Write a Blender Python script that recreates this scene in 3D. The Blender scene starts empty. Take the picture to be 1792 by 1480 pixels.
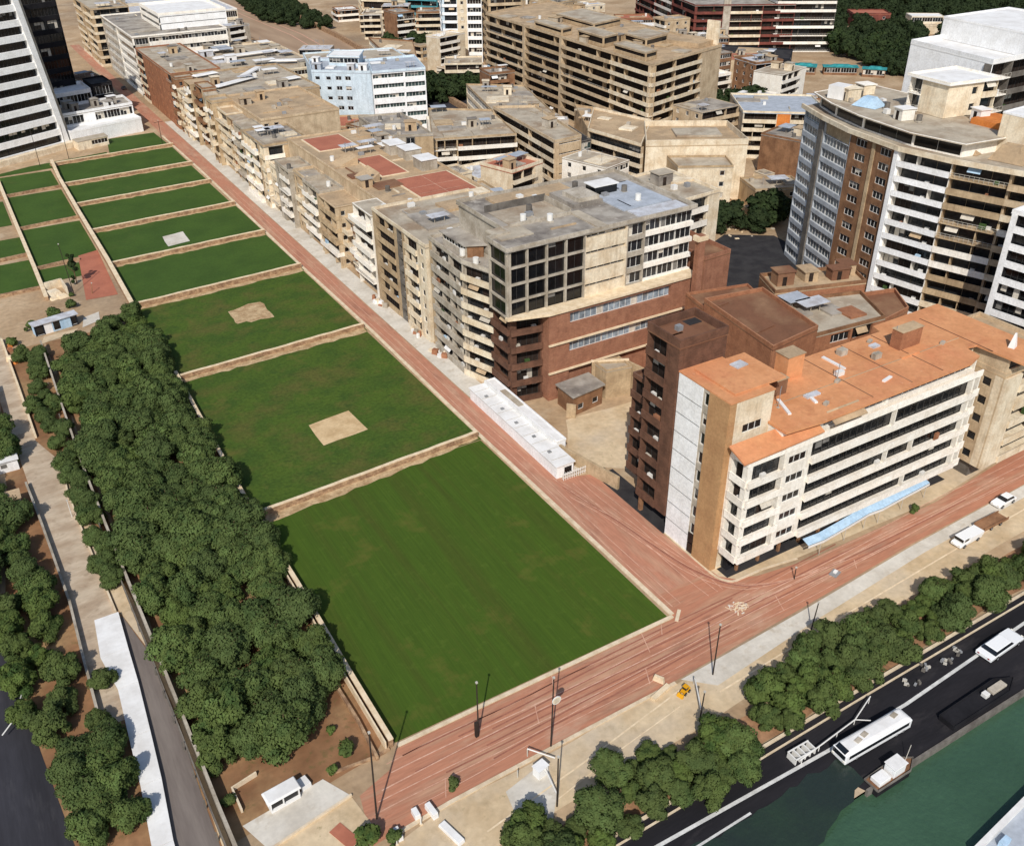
import bpy, math, random
from mathutils import Vector, Matrix
rnd = random.Random(7)
scene = bpy.context.scene
COL = scene.collection

# ------------------------------------------------------------------ camera numbers (metres; x right along the front road, y up the street)
F_PX, PITCH, YAW, ROLL, CAM_H = 1642.0, 0.557693, 0.527719, -0.0133123, 95.0
_fw = Vector((math.sin(YAW)*math.cos(PITCH), math.cos(YAW)*math.cos(PITCH), -math.sin(PITCH)))
_r0 = Vector((math.cos(YAW), -math.sin(YAW), 0)); _u0 = _r0.cross(_fw)
_r = _r0*math.cos(ROLL)+_u0*math.sin(ROLL); _u = -_r0*math.sin(ROLL)+_u0*math.cos(ROLL)
def at(px, py, z=0.0):
    "map coordinates of a surveyed spot at height z"
    d = _fw+_r*((px-896)/F_PX)-_u*((py-740)/F_PX)
    t = (z-CAM_H)/d.z
    return (d.x*t, d.y*t)

# ------------------------------------------------------------------ mesh helper
class MB:
    def __init__(s): s.v=[]; s.f=[]; s.m=[]; s.mats=[]
    def mi(s, mat):
        if mat not in s.mats: s.mats.append(mat)
        return s.mats.index(mat)
    def face(s, pts, mat):
        b=len(s.v); s.v += [tuple(p) for p in pts]; s.f.append(tuple(range(b,b+len(pts)))); s.m.append(s.mi(mat))
    def hexa(s, p, mat, skip=()):
        "p: 8 points, bottom ring of 4 counter-clockwise then top ring"
        b=len(s.v); s.v += [tuple(q) for q in p]; k=s.mi(mat)
        for i,f in enumerate(((3,2,1,0),(4,5,6,7),(0,1,5,4),(1,2,6,5),(2,3,7,6),(3,0,4,7))):
            if i in skip: continue
            s.f.append(tuple(b+j for j in f)); s.m.append(k)
    def box(s, x0,x1,y0,y1,z0,z1, mat):
        s.hexa([(x0,y0,z0),(x1,y0,z0),(x1,y1,z0),(x0,y1,z0),(x0,y0,z1),(x1,y0,z1),(x1,y1,z1),(x0,y1,z1)], mat)
    def rbox(s, c, w, d, z0, z1, ang, mat, top=1.0):
        ca,sa=math.cos(ang),math.sin(ang); P=[]
        for z,k in ((z0,1.0),(z1,top)):
            for x,y in ((-w/2,-d/2),(w/2,-d/2),(w/2,d/2),(-w/2,d/2)):
                P.append((c[0]+(x*ca-y*sa)*k, c[1]+(x*sa+y*ca)*k, z))
        s.hexa(P, mat)
    def prism(s, poly, z0, z1, mat, topmat=None, bottom=True):
        n=len(poly); b=len(s.v)
        s.v += [(p[0],p[1],z0) for p in poly]+[(p[0],p[1],z1) for p in poly]
        k=s.mi(mat); kt=s.mi(topmat or mat)
        for i in range(n):
            j=(i+1)%n; s.f.append((b+i,b+j,b+n+j,b+n+i)); s.m.append(k)
        s.f.append(tuple(range(b+n,b+2*n))); s.m.append(kt)
        if bottom: s.f.append(tuple(range(b+n-1,b-1,-1))); s.m.append(k)
    def fbox(s, A, d, n, s0,s1,t0,t1,z0,z1, mat):
        "box in a facade frame: s along the wall, t outward"
        def q(a,t,z): return (A[0]+d[0]*a+n[0]*t, A[1]+d[1]*a+n[1]*t, z)
        s.hexa([q(s0,t1,z0),q(s1,t1,z0),q(s1,t0,z0),q(s0,t0,z0),q(s0,t1,z1),q(s1,t1,z1),q(s1,t0,z1),q(s0,t0,z1)], mat)
    def tube(s, p0, p1, r0, r1, mat, n=8, cap=True):
        p0=Vector(p0); p1=Vector(p1); a=(p1-p0).normalized()
        x=a.orthogonal().normalized(); y=a.cross(x); b=len(s.v); k=s.mi(mat)
        for p,r in ((p0,r0),(p1,r1)):
            for i in range(n):
                t=2*math.pi*i/n; s.v.append(tuple(p+x*(r*math.cos(t))+y*(r*math.sin(t))))
        for i in range(n):
            j=(i+1)%n; s.f.append((b+i,b+j,b+n+j,b+n+i)); s.m.append(k)
        if cap:
            s.f.append(tuple(range(b+n,b+2*n))); s.m.append(k); s.f.append(tuple(range(b+n-1,b-1,-1))); s.m.append(k)
    def strip(s, pts, w, z, mat):
        "flat ribbon along a polyline"
        n=len(pts)
        L=[];R=[]
        for i,p in enumerate(pts):
            a=pts[max(i-1,0)]; c=pts[min(i+1,n-1)]
            dx,dy=c[0]-a[0],c[1]-a[1]; l=math.hypot(dx,dy) or 1
            L.append((p[0]-dy/l*w/2,p[1]+dx/l*w/2,z)); R.append((p[0]+dy/l*w/2,p[1]-dx/l*w/2,z))
        for i in range(n-1): s.face([R[i],R[i+1],L[i+1],L[i]], mat)
    def wall(s, pts, w, z0, z1, mat):
        "upright wall of width w along a polyline, mitred, one closed run"
        n=len(pts); L=[];R=[]
        for i,p in enumerate(pts):
            a=pts[max(i-1,0)]; c=pts[min(i+1,n-1)]
            dx,dy=c[0]-a[0],c[1]-a[1]; l=math.hypot(dx,dy) or 1
            L.append((p[0]-dy/l*w/2,p[1]+dx/l*w/2)); R.append((p[0]+dy/l*w/2,p[1]-dx/l*w/2))
        for i in range(n-1):
            s.hexa([R[i]+(z0,),R[i+1]+(z0,),L[i+1]+(z0,),L[i]+(z0,),R[i]+(z1,),R[i+1]+(z1,),L[i+1]+(z1,),L[i]+(z1,)], mat,
                   skip=((5,) if i>0 else ())+((3,) if i<n-2 else ()))
    def mesh(s, name, off=(0,0,0), smooth=False):
        me=bpy.data.meshes.new(name)
        me.from_pydata([(v[0]-off[0],v[1]-off[1],v[2]-off[2]) for v in s.v], [], s.f)
        for m in s.mats: me.materials.append(m)
        me.polygons.foreach_set('material_index', s.m)
        if smooth: me.polygons.foreach_set('use_smooth',[True]*len(s.f))
        me.update(); return me
    def build(s, name, parent=None, off=None, smooth=False, bevel=0):
        if off is None: off = tuple(parent.location) if parent else (0,0,0)
        o=bpy.data.objects.new(name, s.mesh(name, off, smooth)); COL.objects.link(o)
        if parent: o.parent=parent
        if bevel:
            b=o.modifiers.new('bevel','BEVEL'); b.width=bevel; b.segments=2; b.limit_method='ANGLE'
        return o
    def thing(s, name, base, label, cat, group=None, smooth=False, bevel=0):
        o=s.build(name, None, base, smooth, bevel); o.location=base
        return tag(o,label,cat,group)

def tag(o, label, cat, group=None):
    o['label']=label; o['category']=cat
    if group: o['group']=group
    return o
def empty(name, loc, label, cat, group=None, rz=0):
    o=bpy.data.objects.new(name,None); COL.objects.link(o); o.location=loc; o.rotation_euler=(0,0,rz); o.empty_display_size=.5
    return tag(o,label,cat,group)
def structure(o): o['kind']='structure'; return o
def dup(o, parent=None):
    c=o.copy(); COL.objects.link(c)
    if parent: c.parent=parent
    for ch in o.children: dup(ch,c)
    return c

# ------------------------------------------------------------------ materials
def lin(c):
    def f(x):
        x/=255.0
        return x/12.92 if x<=.04045 else ((x+.055)/1.055)**2.4
    return (f(c[0]),f(c[1]),f(c[2]),1)
MATS={}
def mat(name, col, col2=None, scale=.25, amt=.6, rough=.9, spec=.2, stretch=(1,1,1), fine=6.0, fineamt=.18, streak=0.0, vary=0.0, bump=0.0, col3=None, scale3=.05, contrast=(.4,.62), gain=1.0):
    if name in MATS: return MATS[name]
    m=bpy.data.materials.new(name); m.use_nodes=True; nt=m.node_tree; N=nt.nodes; L=nt.links
    b=N['Principled BSDF']; b.inputs['Roughness'].default_value=rough; b.inputs['Specular IOR Level'].default_value=spec
    geo=N.new('ShaderNodeNewGeometry')
    mp=N.new('ShaderNodeMapping'); mp.inputs['Scale'].default_value=stretch; L.new(geo.outputs['Position'],mp.inputs['Vector'])
    def noise(sc, det=6, src=mp, rg=.6):
        n=N.new('ShaderNodeTexNoise'); n.inputs['Scale'].default_value=sc; n.inputs['Detail'].default_value=det; n.inputs['Roughness'].default_value=rg
        L.new(src.outputs[0],n.inputs['Vector']); return n
    def ramp(n,a,c):
        r=N.new('ShaderNodeMapRange'); r.inputs['From Min'].default_value=a; r.inputs['From Max'].default_value=c
        L.new(n.outputs[0],r.inputs['Value']); return r
    def mix(fac, A, B, typ='MIX', k=None):
        x=N.new('ShaderNodeMix'); x.data_type='RGBA'; x.blend_type=typ
        if k is not None:
            mm=N.new('ShaderNodeMath'); mm.operation='MULTIPLY'; mm.inputs[1].default_value=k; L.new(fac,mm.inputs[0]); fac=mm.outputs[0]
        if hasattr(fac,'links'): L.new(fac,x.inputs[0])
        else: x.inputs[0].default_value=fac
        for s_,v in ((6,A),(7,B)):
            if hasattr(v,'links'): L.new(v,x.inputs[s_])
            else: x.inputs[s_].default_value=v
        return x.outputs[2]
    g=lambda c: tuple(min(1,x*gain) for x in lin(c)[:3])+(1,)
    c=g(col)
    if col2: c=mix(ramp(noise(scale),*contrast).outputs[0], c, g(col2), k=amt)
    if col3: c=mix(ramp(noise(scale3,4),.48,.66).outputs[0], c, g(col3))
    if fineamt:
        n=noise(fine,5,geo if stretch==(1,1,1) else mp); r=N.new('ShaderNodeMapRange'); r.inputs['From Min'].default_value=.25; r.inputs['From Max'].default_value=.75
        r.inputs['To Min'].default_value=1-fineamt; r.inputs['To Max'].default_value=1+fineamt; L.new(n.outputs[0],r.inputs['Value'])
        cc=N.new('ShaderNodeCombineColor'); [L.new(r.outputs[0],cc.inputs[i]) for i in range(3)]
        c=mix(1.0,c,cc.outputs[0],'MULTIPLY')
    if streak:
        mp2=N.new('ShaderNodeMapping'); mp2.inputs['Scale'].default_value=(1.3,1.3,.09); L.new(geo.outputs['Position'],mp2.inputs['Vector'])
        c=mix(ramp(noise(1.0,5,mp2,.7),.52,.78).outputs[0], c, mix(1.0,c,(.42,.36,.30,1),'MULTIPLY'), k=streak)
    if vary:
        oi=N.new('ShaderNodeObjectInfo'); r=N.new('ShaderNodeMapRange'); r.inputs['To Min'].default_value=1-vary; r.inputs['To Max'].default_value=1+vary
        L.new(oi.outputs['Random'],r.inputs['Value']); cc=N.new('ShaderNodeCombineColor'); [L.new(r.outputs[0],cc.inputs[i]) for i in range(3)]
        c=mix(1.0,c,cc.outputs[0],'MULTIPLY')
    if hasattr(c,'links'): L.new(c,b.inputs['Base Color'])
    else: b.inputs['Base Color'].default_value=c
    if bump:
        bp=N.new('ShaderNodeBump'); bp.inputs['Strength'].default_value=bump; bp.inputs['Distance'].default_value=.3
        L.new(noise(fine*.5,6,geo).outputs[0],bp.inputs['Height']); L.new(bp.outputs[0],b.inputs['Normal'])
    MATS[name]=m; return m

def wallmat(name,c,c2=None,streak=.5,**k):
    c2=c2 or tuple(int(x*.82) for x in c)
    return mat(name,c,c2,scale=.35,amt=.8,streak=streak,fine=2.5,fineamt=.16,vary=.08,**k)
W_WHITE=wallmat('white_render',(244,238,226),(230,220,204),.35)
W_BRIGHT=wallmat('bright_white_paint',(246,245,243),(232,230,226),.2)
W_CREAM=wallmat('cream_render',(230,216,190),(204,182,150),.55)
W_TAN=wallmat('tan_render',(204,182,150),(174,150,120),.6)
W_SAND=wallmat('sandy_render',(192,168,134),(158,134,104),.65)
W_GREY=wallmat('grey_concrete',(188,178,162),(150,138,120),.6)
W_DGREY=wallmat('dark_grey_concrete',(120,114,106),(88,82,76),.5)
W_BROWN=wallmat('brown_render',(150,112,82),(112,80,58),.6)
W_PALE=wallmat('pale_blue_render',(208,222,230),(184,198,206),.45)
W_MAROON=wallmat('maroon_render',(128,72,62),(98,58,50),.5)
W_TEAL=wallmat('teal_render',(90,160,165),(70,130,138),.4)
W_GOLD=wallmat('tan_tile_cladding',(182,142,100),(166,126,88),.15)
W_ORANGE=wallmat('orange_render',(214,132,66),(190,110,54),.3)
W_LBLUE=wallmat('light_blue_paint',(178,202,220),(156,184,206),.3)
W_NAVY=wallmat('dark_blue_glass_panel',(32,36,44),(22,24,30),.2)
W_BLACK=wallmat('black_cladding_and_shade',(34,33,36),(22,21,24),.2)
def brickmat(name,c,c2,c3):
    m=mat(name,c,c2,scale=.5,amt=.7,streak=.45,fine=3,fineamt=.12); nt=m.node_tree; N=nt.nodes; L=nt.links
    b=N['Principled BSDF']; src=b.inputs['Base Color'].links[0].from_socket
    geo=N.new('ShaderNodeNewGeometry'); sx=N.new('ShaderNodeSeparateXYZ'); L.new(geo.outputs['Position'],sx.inputs[0])
    ad=N.new('ShaderNodeMath'); L.new(sx.outputs[0],ad.inputs[0]); L.new(sx.outputs[1],ad.inputs[1])
    cb=N.new('ShaderNodeCombineXYZ'); L.new(ad.outputs[0],cb.inputs[0]); L.new(sx.outputs[2],cb.inputs[1])
    br=N.new('ShaderNodeTexBrick'); br.inputs['Scale'].default_value=1.0; br.inputs['Brick Width'].default_value=.5; br.inputs['Row Height'].default_value=.2; br.inputs['Mortar Size'].default_value=.012
    br.inputs['Color1'].default_value=(1.08,1.05,1.02,1); br.inputs['Color2'].default_value=(.88,.86,.85,1); br.inputs['Mortar'].default_value=(1.15,1.25,1.3,1)
    L.new(cb.outputs[0],br.inputs['Vector'])
    x=N.new('ShaderNodeMix'); x.data_type='RGBA'; x.blend_type='MULTIPLY'; x.inputs[0].default_value=1
    L.new(src,x.inputs[6]); L.new(br.outputs['Color'],x.inputs[7]); L.new(x.outputs[2],b.inputs['Base Color'])
    return m
W_BRICK=brickmat('red_brick',(158,112,88),(136,92,72),None)
W_DBRICK=brickmat('dark_brick',(112,80,64),(84,60,48),None)
W_RBRICK=brickmat('orange_brick',(164,114,84),(138,92,68),None)

def glassmat(name,c,rough=.12,spec=.5):
    return mat(name,c,tuple(int(x*.6) for x in c),scale=.8,amt=.8,rough=rough,spec=spec,fineamt=0,vary=.3)
G_DARK=glassmat('dark_window_glass',(46,48,50)); G_BLACK=glassmat('black_window_glass',(24,25,27))
G_BLUE=glassmat('bluish_glass',(150,162,170),.3,.5); G_GREEN=glassmat('greenish_glass',(70,86,84)); G_BRN=glassmat('shaded_opening',(56,46,40),.8,.1)
C_BLIND=mat('pale_blind',(205,196,180),(170,160,145),scale=1.5,vary=.2,fineamt=.05); C_BLIND2=mat('grey_shutter',(130,126,120),(100,96,92),scale=1.5,vary=.25,fineamt=.05)
FR_WHITE=mat('white_frame',(225,222,215),fineamt=.05,rough=.5); FR_DARK=mat('dark_frame',(60,58,56),fineamt=.05,rough=.5); FR_GREY=mat('pale_metal_frame',(190,184,172),fineamt=.08,rough=.6)

R_BEIGE=mat('beige_roof_screed',(186,174,154),(160,148,130),scale=.25,amt=.8,fine=2,fineamt=.15,col3=(150,130,108),scale3=.12)
R_TAN=mat('tan_roof_screed',(192,166,132),(168,142,112),scale=.2,amt=.8,fine=2,fineamt=.14,col3=(166,144,116),scale3=.1)
R_GREY=mat('grey_roof_felt',(172,164,152),(142,132,120),scale=.25,amt=.8,fine=2,fineamt=.15,col3=(120,112,104),scale3=.13)
R_BLUEG=mat('blue_grey_roof_sheet',(176,182,190),(150,156,162),scale=.4,amt=.7,fine=2,fineamt=.1)
R_WHITE=mat('white_roof_membrane',(236,234,230),(214,210,204),scale=.3,amt=.7,fine=2,fineamt=.06)
R_RED=mat('red_court_paint',(178,112,88),(160,98,78),scale=.2,amt=.7,fine=2,fineamt=.1)
R_BROWN=mat('brown_roof_felt',(126,88,66),(106,74,56),scale=.2,amt=.7,fine=2,fineamt=.12,col3=(150,116,88),scale3=.1)
R_ORANGE=mat('orange_roof_coating',(214,152,106),(196,134,90),scale=.18,amt=.8,fine=1.5,fineamt=.12,col3=(204,134,94),scale3=.06)
R_TEAL=mat('teal_tarpaulin',(60,150,150),(40,110,115),scale=.5,amt=.8)
R_DARK=mat('dark_felt_and_shade',(60,58,58),(42,40,42),scale=.3,amt=.8)
R_LILAC=mat('pale_tin_sheet',(200,202,206),(165,160,158),scale=.5,amt=.8,stretch=(1,1,1))
METAL=mat('grey_galvanised_metal',(150,150,150),(120,120,120),rough=.5,spec=.4)
DARKPOLE=mat('dark_pole_paint',(58,50,44),(44,38,34),rough=.7)
RUBBER=mat('black_rubber',(26,26,26),fineamt=.1); PAINTW=mat('white_vehicle_paint',(240,240,238),rough=.35,spec=.5,fineamt=.03)
PAINTY=mat('yellow_machine_paint',(232,170,20),(205,145,20),rough=.5,spec=.4); CARGLASS=mat('vehicle_glass',(26,30,34),rough=.1,spec=.6,fineamt=0)
LAMP=mat('lamp_lens',(230,225,210),rough=.2,spec=.5,fineamt=0); TAILLAMP=mat('tail_lamp_lens',(150,20,18),rough=.2,spec=.5,fineamt=0)

def overlay(m,col,scale,lo,hi,k,stretch=(1,1,1),det=6):
    "a second colour showing through in patches (wear, dry grass, dust)"
    nt=m.node_tree; N=nt.nodes; L=nt.links; b=N['Principled BSDF']; src=b.inputs['Base Color'].links[0].from_socket
    g=N.new('ShaderNodeNewGeometry'); mp=N.new('ShaderNodeMapping'); mp.inputs['Scale'].default_value=stretch; mp.inputs['Location'].default_value=(scale*731,17.3,5); L.new(g.outputs['Position'],mp.inputs['Vector'])
    n=N.new('ShaderNodeTexNoise'); n.inputs['Scale'].default_value=scale; n.inputs['Detail'].default_value=det; n.inputs['Roughness'].default_value=.65; L.new(mp.outputs[0],n.inputs['Vector'])
    r=N.new('ShaderNodeMapRange'); r.inputs['From Min'].default_value=lo; r.inputs['From Max'].default_value=hi; r.inputs['To Max'].default_value=k; L.new(n.outputs[0],r.inputs['Value'])
    x=N.new('ShaderNodeMix'); x.data_type='RGBA'; L.new(r.outputs[0],x.inputs[0]); L.new(src,x.inputs[6]); x.inputs[7].default_value=lin(col); L.new(x.outputs[2],b.inputs['Base Color'])
overlay(R_ORANGE,(176,112,78),.5,.55,.72,.6); overlay(R_ORANGE,(226,190,156),1.3,.62,.75,.5); overlay(R_TAN,(132,112,88),.6,.56,.7,.6); overlay(R_GREY,(206,198,184),.5,.58,.72,.7); overlay(R_BEIGE,(212,200,178),.45,.57,.72,.6)
W_PGREY=wallmat('pale_grey_panel',(178,182,186),(154,158,162),.4); G_GREY=glassmat('greyish_glass',(112,120,126),.25,.5)
# ------------------------------------------------------------------ ground and roads
GROUND=mat('dusty_ground',(186,160,128),(160,132,100),scale=.06,amt=.9,fine=.9,fineamt=.2,col3=(142,122,100),scale3=.012)
SOIL=mat('brown_soil',(150,112,80),(118,84,58),scale=.15,amt=.9,fine=1.2,fineamt=.25,col3=(158,128,92),scale3=.08)
VERGE=mat('pale_sandy_verge',(212,190,156),(188,162,126),scale=.12,amt=.8,fine=1.0,fineamt=.14,col3=(198,180,154),scale3=.07)
CONC=mat('pale_concrete_paving',(214,207,194),(192,183,168),scale=.2,amt=.8,fine=1.4,fineamt=.1)
KERB=mat('pale_kerb_stone',(222,204,176),(200,178,146),scale=.6,amt=.8,fine=3,fineamt=.1)
REDX=mat('red_road_surface',(182,126,99),(160,110,87),scale=.5,amt=.6,stretch=(.12,1,1),fine=3,fineamt=.16,col3=(186,144,116),scale3=.5)
REDY=mat('red_street_surface',(182,128,103),(160,112,90),scale=.5,amt=.6,stretch=(1,.12,1),fine=3,fineamt=.16,col3=(186,144,118),scale3=.5)
LINE=mat('worn_pale_line',(212,170,146),(190,140,116),scale=.7,amt=.9,fine=5,fineamt=.15)
TYRE=mat('dark_tyre_track',(146,96,78),(164,108,88),scale=.6,amt=.9,fine=5,fineamt=.15)
LAWN1=mat('mown_lawn_striped',(68,90,25),(60,82,23),scale=1.6,amt=.6,stretch=(1,.035,1),fine=4,fineamt=.16,col3=(68,80,26),scale3=.25,contrast=(.35,.68))
LAWN2=mat('mown_lawn',(72,92,31),(60,82,29),scale=.16,amt=.9,fine=1.6,fineamt=.3,col3=(86,88,40),scale3=.11)
LAWN3=mat('far_lawn',(66,90,34),(57,80,30),scale=.1,amt=.8,fine=1.5,fineamt=.16)
PATCH=mat('bare_sand_patch',(212,184,142),(190,160,118),scale=.4,amt=.9,fine=2,fineamt=.12)
STONE=mat('rubble_stone_wall',(184,152,118),(134,104,80),scale=.9,amt=.95,fine=3,fineamt=.25,contrast=(.35,.6))
DUST=mat('dry_dirt_strip',(196,170,132),(160,130,94),scale=.5,amt=.95,fine=2.5,fineamt=.25)
COPE=mat('pale_coping_stone',(232,212,180),(210,186,150),scale=.8,amt=.8,fine=3,fineamt=.1)
ASPH=mat('dark_asphalt',(58,57,62),(44,43,47),scale=.35,amt=.8,stretch=(1,.1,1),fine=4,fineamt=.12)
QUAY=mat('black_quay_asphalt',(40,38,41),(28,27,30),scale=.3,amt=.8,stretch=(.15,1,1),fine=4,fineamt=.15)
GASPH=mat('grey_lane_asphalt',(128,118,110),(108,98,92),scale=.4,amt=.8,stretch=(1,.1,1),fine=4,fineamt=.1)
PATHM=mat('worn_concrete_path',(196,178,154),(168,146,122),scale=.35,amt=.85,stretch=(.5,1,1),fine=1.5,fineamt=.12)
REDDIRT=mat('reddish_bank_dirt',(168,128,96),(136,102,74),scale=.3,amt=.9,fine=1.5,fineamt=.25)
WHITELINE=mat('white_road_paint',(216,214,208),(180,178,172),scale=.8,amt=.7)
BANK=mat('brown_far_road',(172,146,120),(150,124,100),scale=.15,amt=.8,stretch=(1,.15,1),fine=.6,fineamt=.14)

overlay(LAWN1,(104,98,44),.13,.58,.74,.65); overlay(LAWN1,(84,104,36),.6,.55,.75,.5); overlay(LAWN2,(108,98,50),.2,.58,.74,.6); overlay(LAWN2,(44,66,28),.45,.56,.72,.6); overlay(LAWN3,(92,98,50),.12,.6,.75,.5)
overlay(REDX,(206,178,152),.22,.54,.74,.55,(.4,1,1)); overlay(REDX,(132,92,76),.3,.58,.7,.5,(.25,1,1)); overlay(REDY,(204,174,148),.22,.56,.72,.5,(1,.4,1)); overlay(REDY,(136,94,80),.3,.58,.7,.5,(1,.25,1))
overlay(VERGE,(160,140,108),.35,.56,.72,.6); overlay(VERGE,(122,116,72),.9,.64,.75,.6); overlay(CONC,(176,160,136),.5,.56,.72,.6); overlay(PATHM,(146,126,104),.6,.55,.7,.6); overlay(SOIL,(96,92,54),.7,.58,.7,.6); overlay(QUAY,(66,62,62),.35,.56,.72,.6,(.3,1,1)); overlay(ASPH,(84,82,84),.35,.56,.72,.5,(1,.2,1)); overlay(GROUND,(206,188,160),.1,.55,.72,.6); overlay(GROUND,(110,104,76),.25,.62,.74,.6)
def sheet(name, poly, z, m):
    b=MB(); b.face([(p[0],p[1],z) for p in poly], m); return structure(b.build(name))
def wobbly(poly, step, amp, seed):
    r=random.Random(seed); out=[]
    n=len(poly)
    for i in range(n):
        a=poly[i]; c=poly[(i+1)%n]; l=math.hypot(c[0]-a[0],c[1]-a[1]); k=max(1,int(l/step))
        for j in range(k):
            t=j/k; out.append((a[0]+(c[0]-a[0])*t+(r.uniform(-amp,amp) if j else 0), a[1]+(c[1]-a[1])*t+(r.uniform(-amp,amp) if j else 0)))
    return out
# the land stops at the quay, the water lies lower
gb=MB()
gb.face([(-1500,40.0,0),(3000,40.0,0),(3000,4000,0),(-1500,4000,0)],GROUND)
structure(gb.build('ground'))
# water
def watermat(name,c,c2,rough):
    m=mat(name,c,c2,scale=.08,amt=.8,rough=rough,spec=.5,fine=1.2,fineamt=.06); nt=m.node_tree; N=nt.nodes; L=nt.links; b=N['Principled BSDF']
    geo=N.new('ShaderNodeNewGeometry'); n=N.new('ShaderNodeTexNoise'); n.inputs['Scale'].default_value=1.6; n.inputs['Detail'].default_value=6
    L.new(geo.outputs['Position'],n.inputs['Vector']); bp=N.new('ShaderNodeBump'); bp.inputs['Strength'].default_value=.6; bp.inputs['Distance'].default_value=.2
    L.new(n.outputs[0],bp.inputs['Height']); L.new(bp.outputs[0],b.inputs['Normal']); return m
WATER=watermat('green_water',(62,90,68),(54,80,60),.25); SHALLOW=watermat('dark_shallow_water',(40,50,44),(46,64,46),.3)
wb=MB(); wb.face([(-1500,-600,-.9),(3000,-600,-.9),(3000,40.2,-.9),(-1500,40.2,-.9)],WATER); structure(wb.build('water'))
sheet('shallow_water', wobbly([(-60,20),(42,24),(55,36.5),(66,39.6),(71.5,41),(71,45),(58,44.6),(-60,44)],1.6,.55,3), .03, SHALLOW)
# quay road
sheet('quay_road', [(-60,43),(59,43.5),(69.5,42.3),(70.5,40.0),(400,40.0),(400,52.6),(116,51.7),(60,51.1),(-60,50.6)], .012, QUAY)
qb=MB(); qb.box(70.6,400,39.7,40.05,-1.5,.18,W_DGREY); structure(qb.build('quay_edge'))
ql=MB()
ql.strip([(-40,46.7),(45,46.9),(71,46.3),(85,46.3),(111,47.6),(160,49)],.45,.03,WHITELINE); ql.strip([(36,44.4),(50,44.6),(57,44.7)],.3,.045,WHITELINE)
structure(ql.build('quay_line_marking'))
# kerb walls of the quay: a thing
kb=MB(); kb.wall([(-60,50.2),(40,50.3),(80,51.0),(116,51.4),(300,52.5)],.32,0,.35,KERB); kb.wall([(-60,49.1),(40,49.2),(80,49.9),(116,50.3),(300,51.2)],.2,0,.2,KERB)
kb.thing('quay_kerb',(60,50.5,0),'long double pale kerb wall between the black quay road and the hedge','kerb')
sheet('bank_soil', wobbly([(18,50.8),(60,51.2),(118,52),(300,53),(300,59),(118,58),(60,55),(18,54)],5,.5,5), .016, REDDIRT)
sheet('sandy_verge', wobbly([(-8,46+8),(30,56),(60,57),(90,59),(131,60.5),(320,64),(320,68.5),(140,67.6),(86,65.4),(62,64.2),(28,63.6),(20,62),(10,62),(-8,66)],8,.35,6), .02, VERGE)
sheet('pavement', [(66.5,61.2),(86,63.2),(112,65.2),(160,66.8),(320,69.5),(320,71.6),(160,68.9),(112,67.3),(86,65.6),(63,64.5)], .035, CONC)
sheet('concrete_apron', [at(885,1385),at(955,1330),at(975,1390),at(960,1480),at(900,1420)], .04, CONC)
# the red front road and the red street
sheet('red_road', [(18.2,63.2),(28,64.0),(45,64.3),(62,64.7),(86,66.0),(112,67.6),(140,68.4),(320,72.5),(320,79.5),(152,75.6),(124,72.9),(96,73.2),(86,74.6),(82,76.5),(80.6,79),(69.6,79),(69.4,74.0),(26,73.9),(24,71.5),(19.5,70)], .028, REDX)
sheet('red_street', [(69.6,74),(80.4,74),(80.2,90),(80.2,109.5),(74.6,111.5),(74.2,150),(74.2,190),(74.2,240),(74.2,300),(74.2,357),(74.0,400),(74,600),(69.4,600),(69.2,455),(68.6,379),(69.4,329),(69.6,272),(69.4,228),(69.9,183),(69.6,131)], .024, REDY)
mk=MB()
r2=random.Random(11)
def wig(p0,p1,k,amp,seed):
    r=random.Random(seed); ph=r.uniform(0,6); 
    return [(p0[0]+(p1[0]-p0[0])*i/k+ (amp*math.sin(ph+i*.7) if abs(p1[1]-p0[1])>abs(p1[0]-p0[0]) else 0), p0[1]+(p1[1]-p0[1])*i/k+(amp*math.sin(ph+i*.55) if abs(p1[1]-p0[1])<=abs(p1[0]-p0[0]) else 0)) for i in range(k+1)]
for i,(a,c,wd) in enumerate([((24,72.6),(66,72.8),.1),((24,70.9),(118,71.6),.16),((22,69.4),(140,71.2),.16),((21,67.9),(150,70.2),.13),((20,66.6),(110,69.0),.12),((24,65.4),(95,67.4),.1),((80,72.4),(150,73.8),.12),((84,70.2),(150,72.2),.14),((88,68.6),(160,70.6),.1)]):
    mk.strip(wig(a,c,26,.18,i),wd,.05+.002*i,LINE)
for i,x in enumerate([70.8,72.2]):
    mk.strip(wig((x,76),(x+.2,300),40,.12,40+i),.12,.052+.002*i,LINE)
for i,x in enumerate([76.2,77.8,79.0]):
    mk.strip(wig((x+.6,75),(x-.8,109),16,.15,50+i),.12,.06+.002*i,LINE)
for i,(x,y0,y1) in enumerate([(28,64.5,67),(47.5,71.5,73.9),(62.5,70.5,74),(59,66,68.5),(66,72.3,74.0),(84,67,70),(43,68,71),(100,68,69.6)]):
    mk.strip([(x,y0),(x+1.2,y1)],.12,.07+.002*i,LINE)
structure(mk.build('lane_marking'))
tk=MB()
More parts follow.
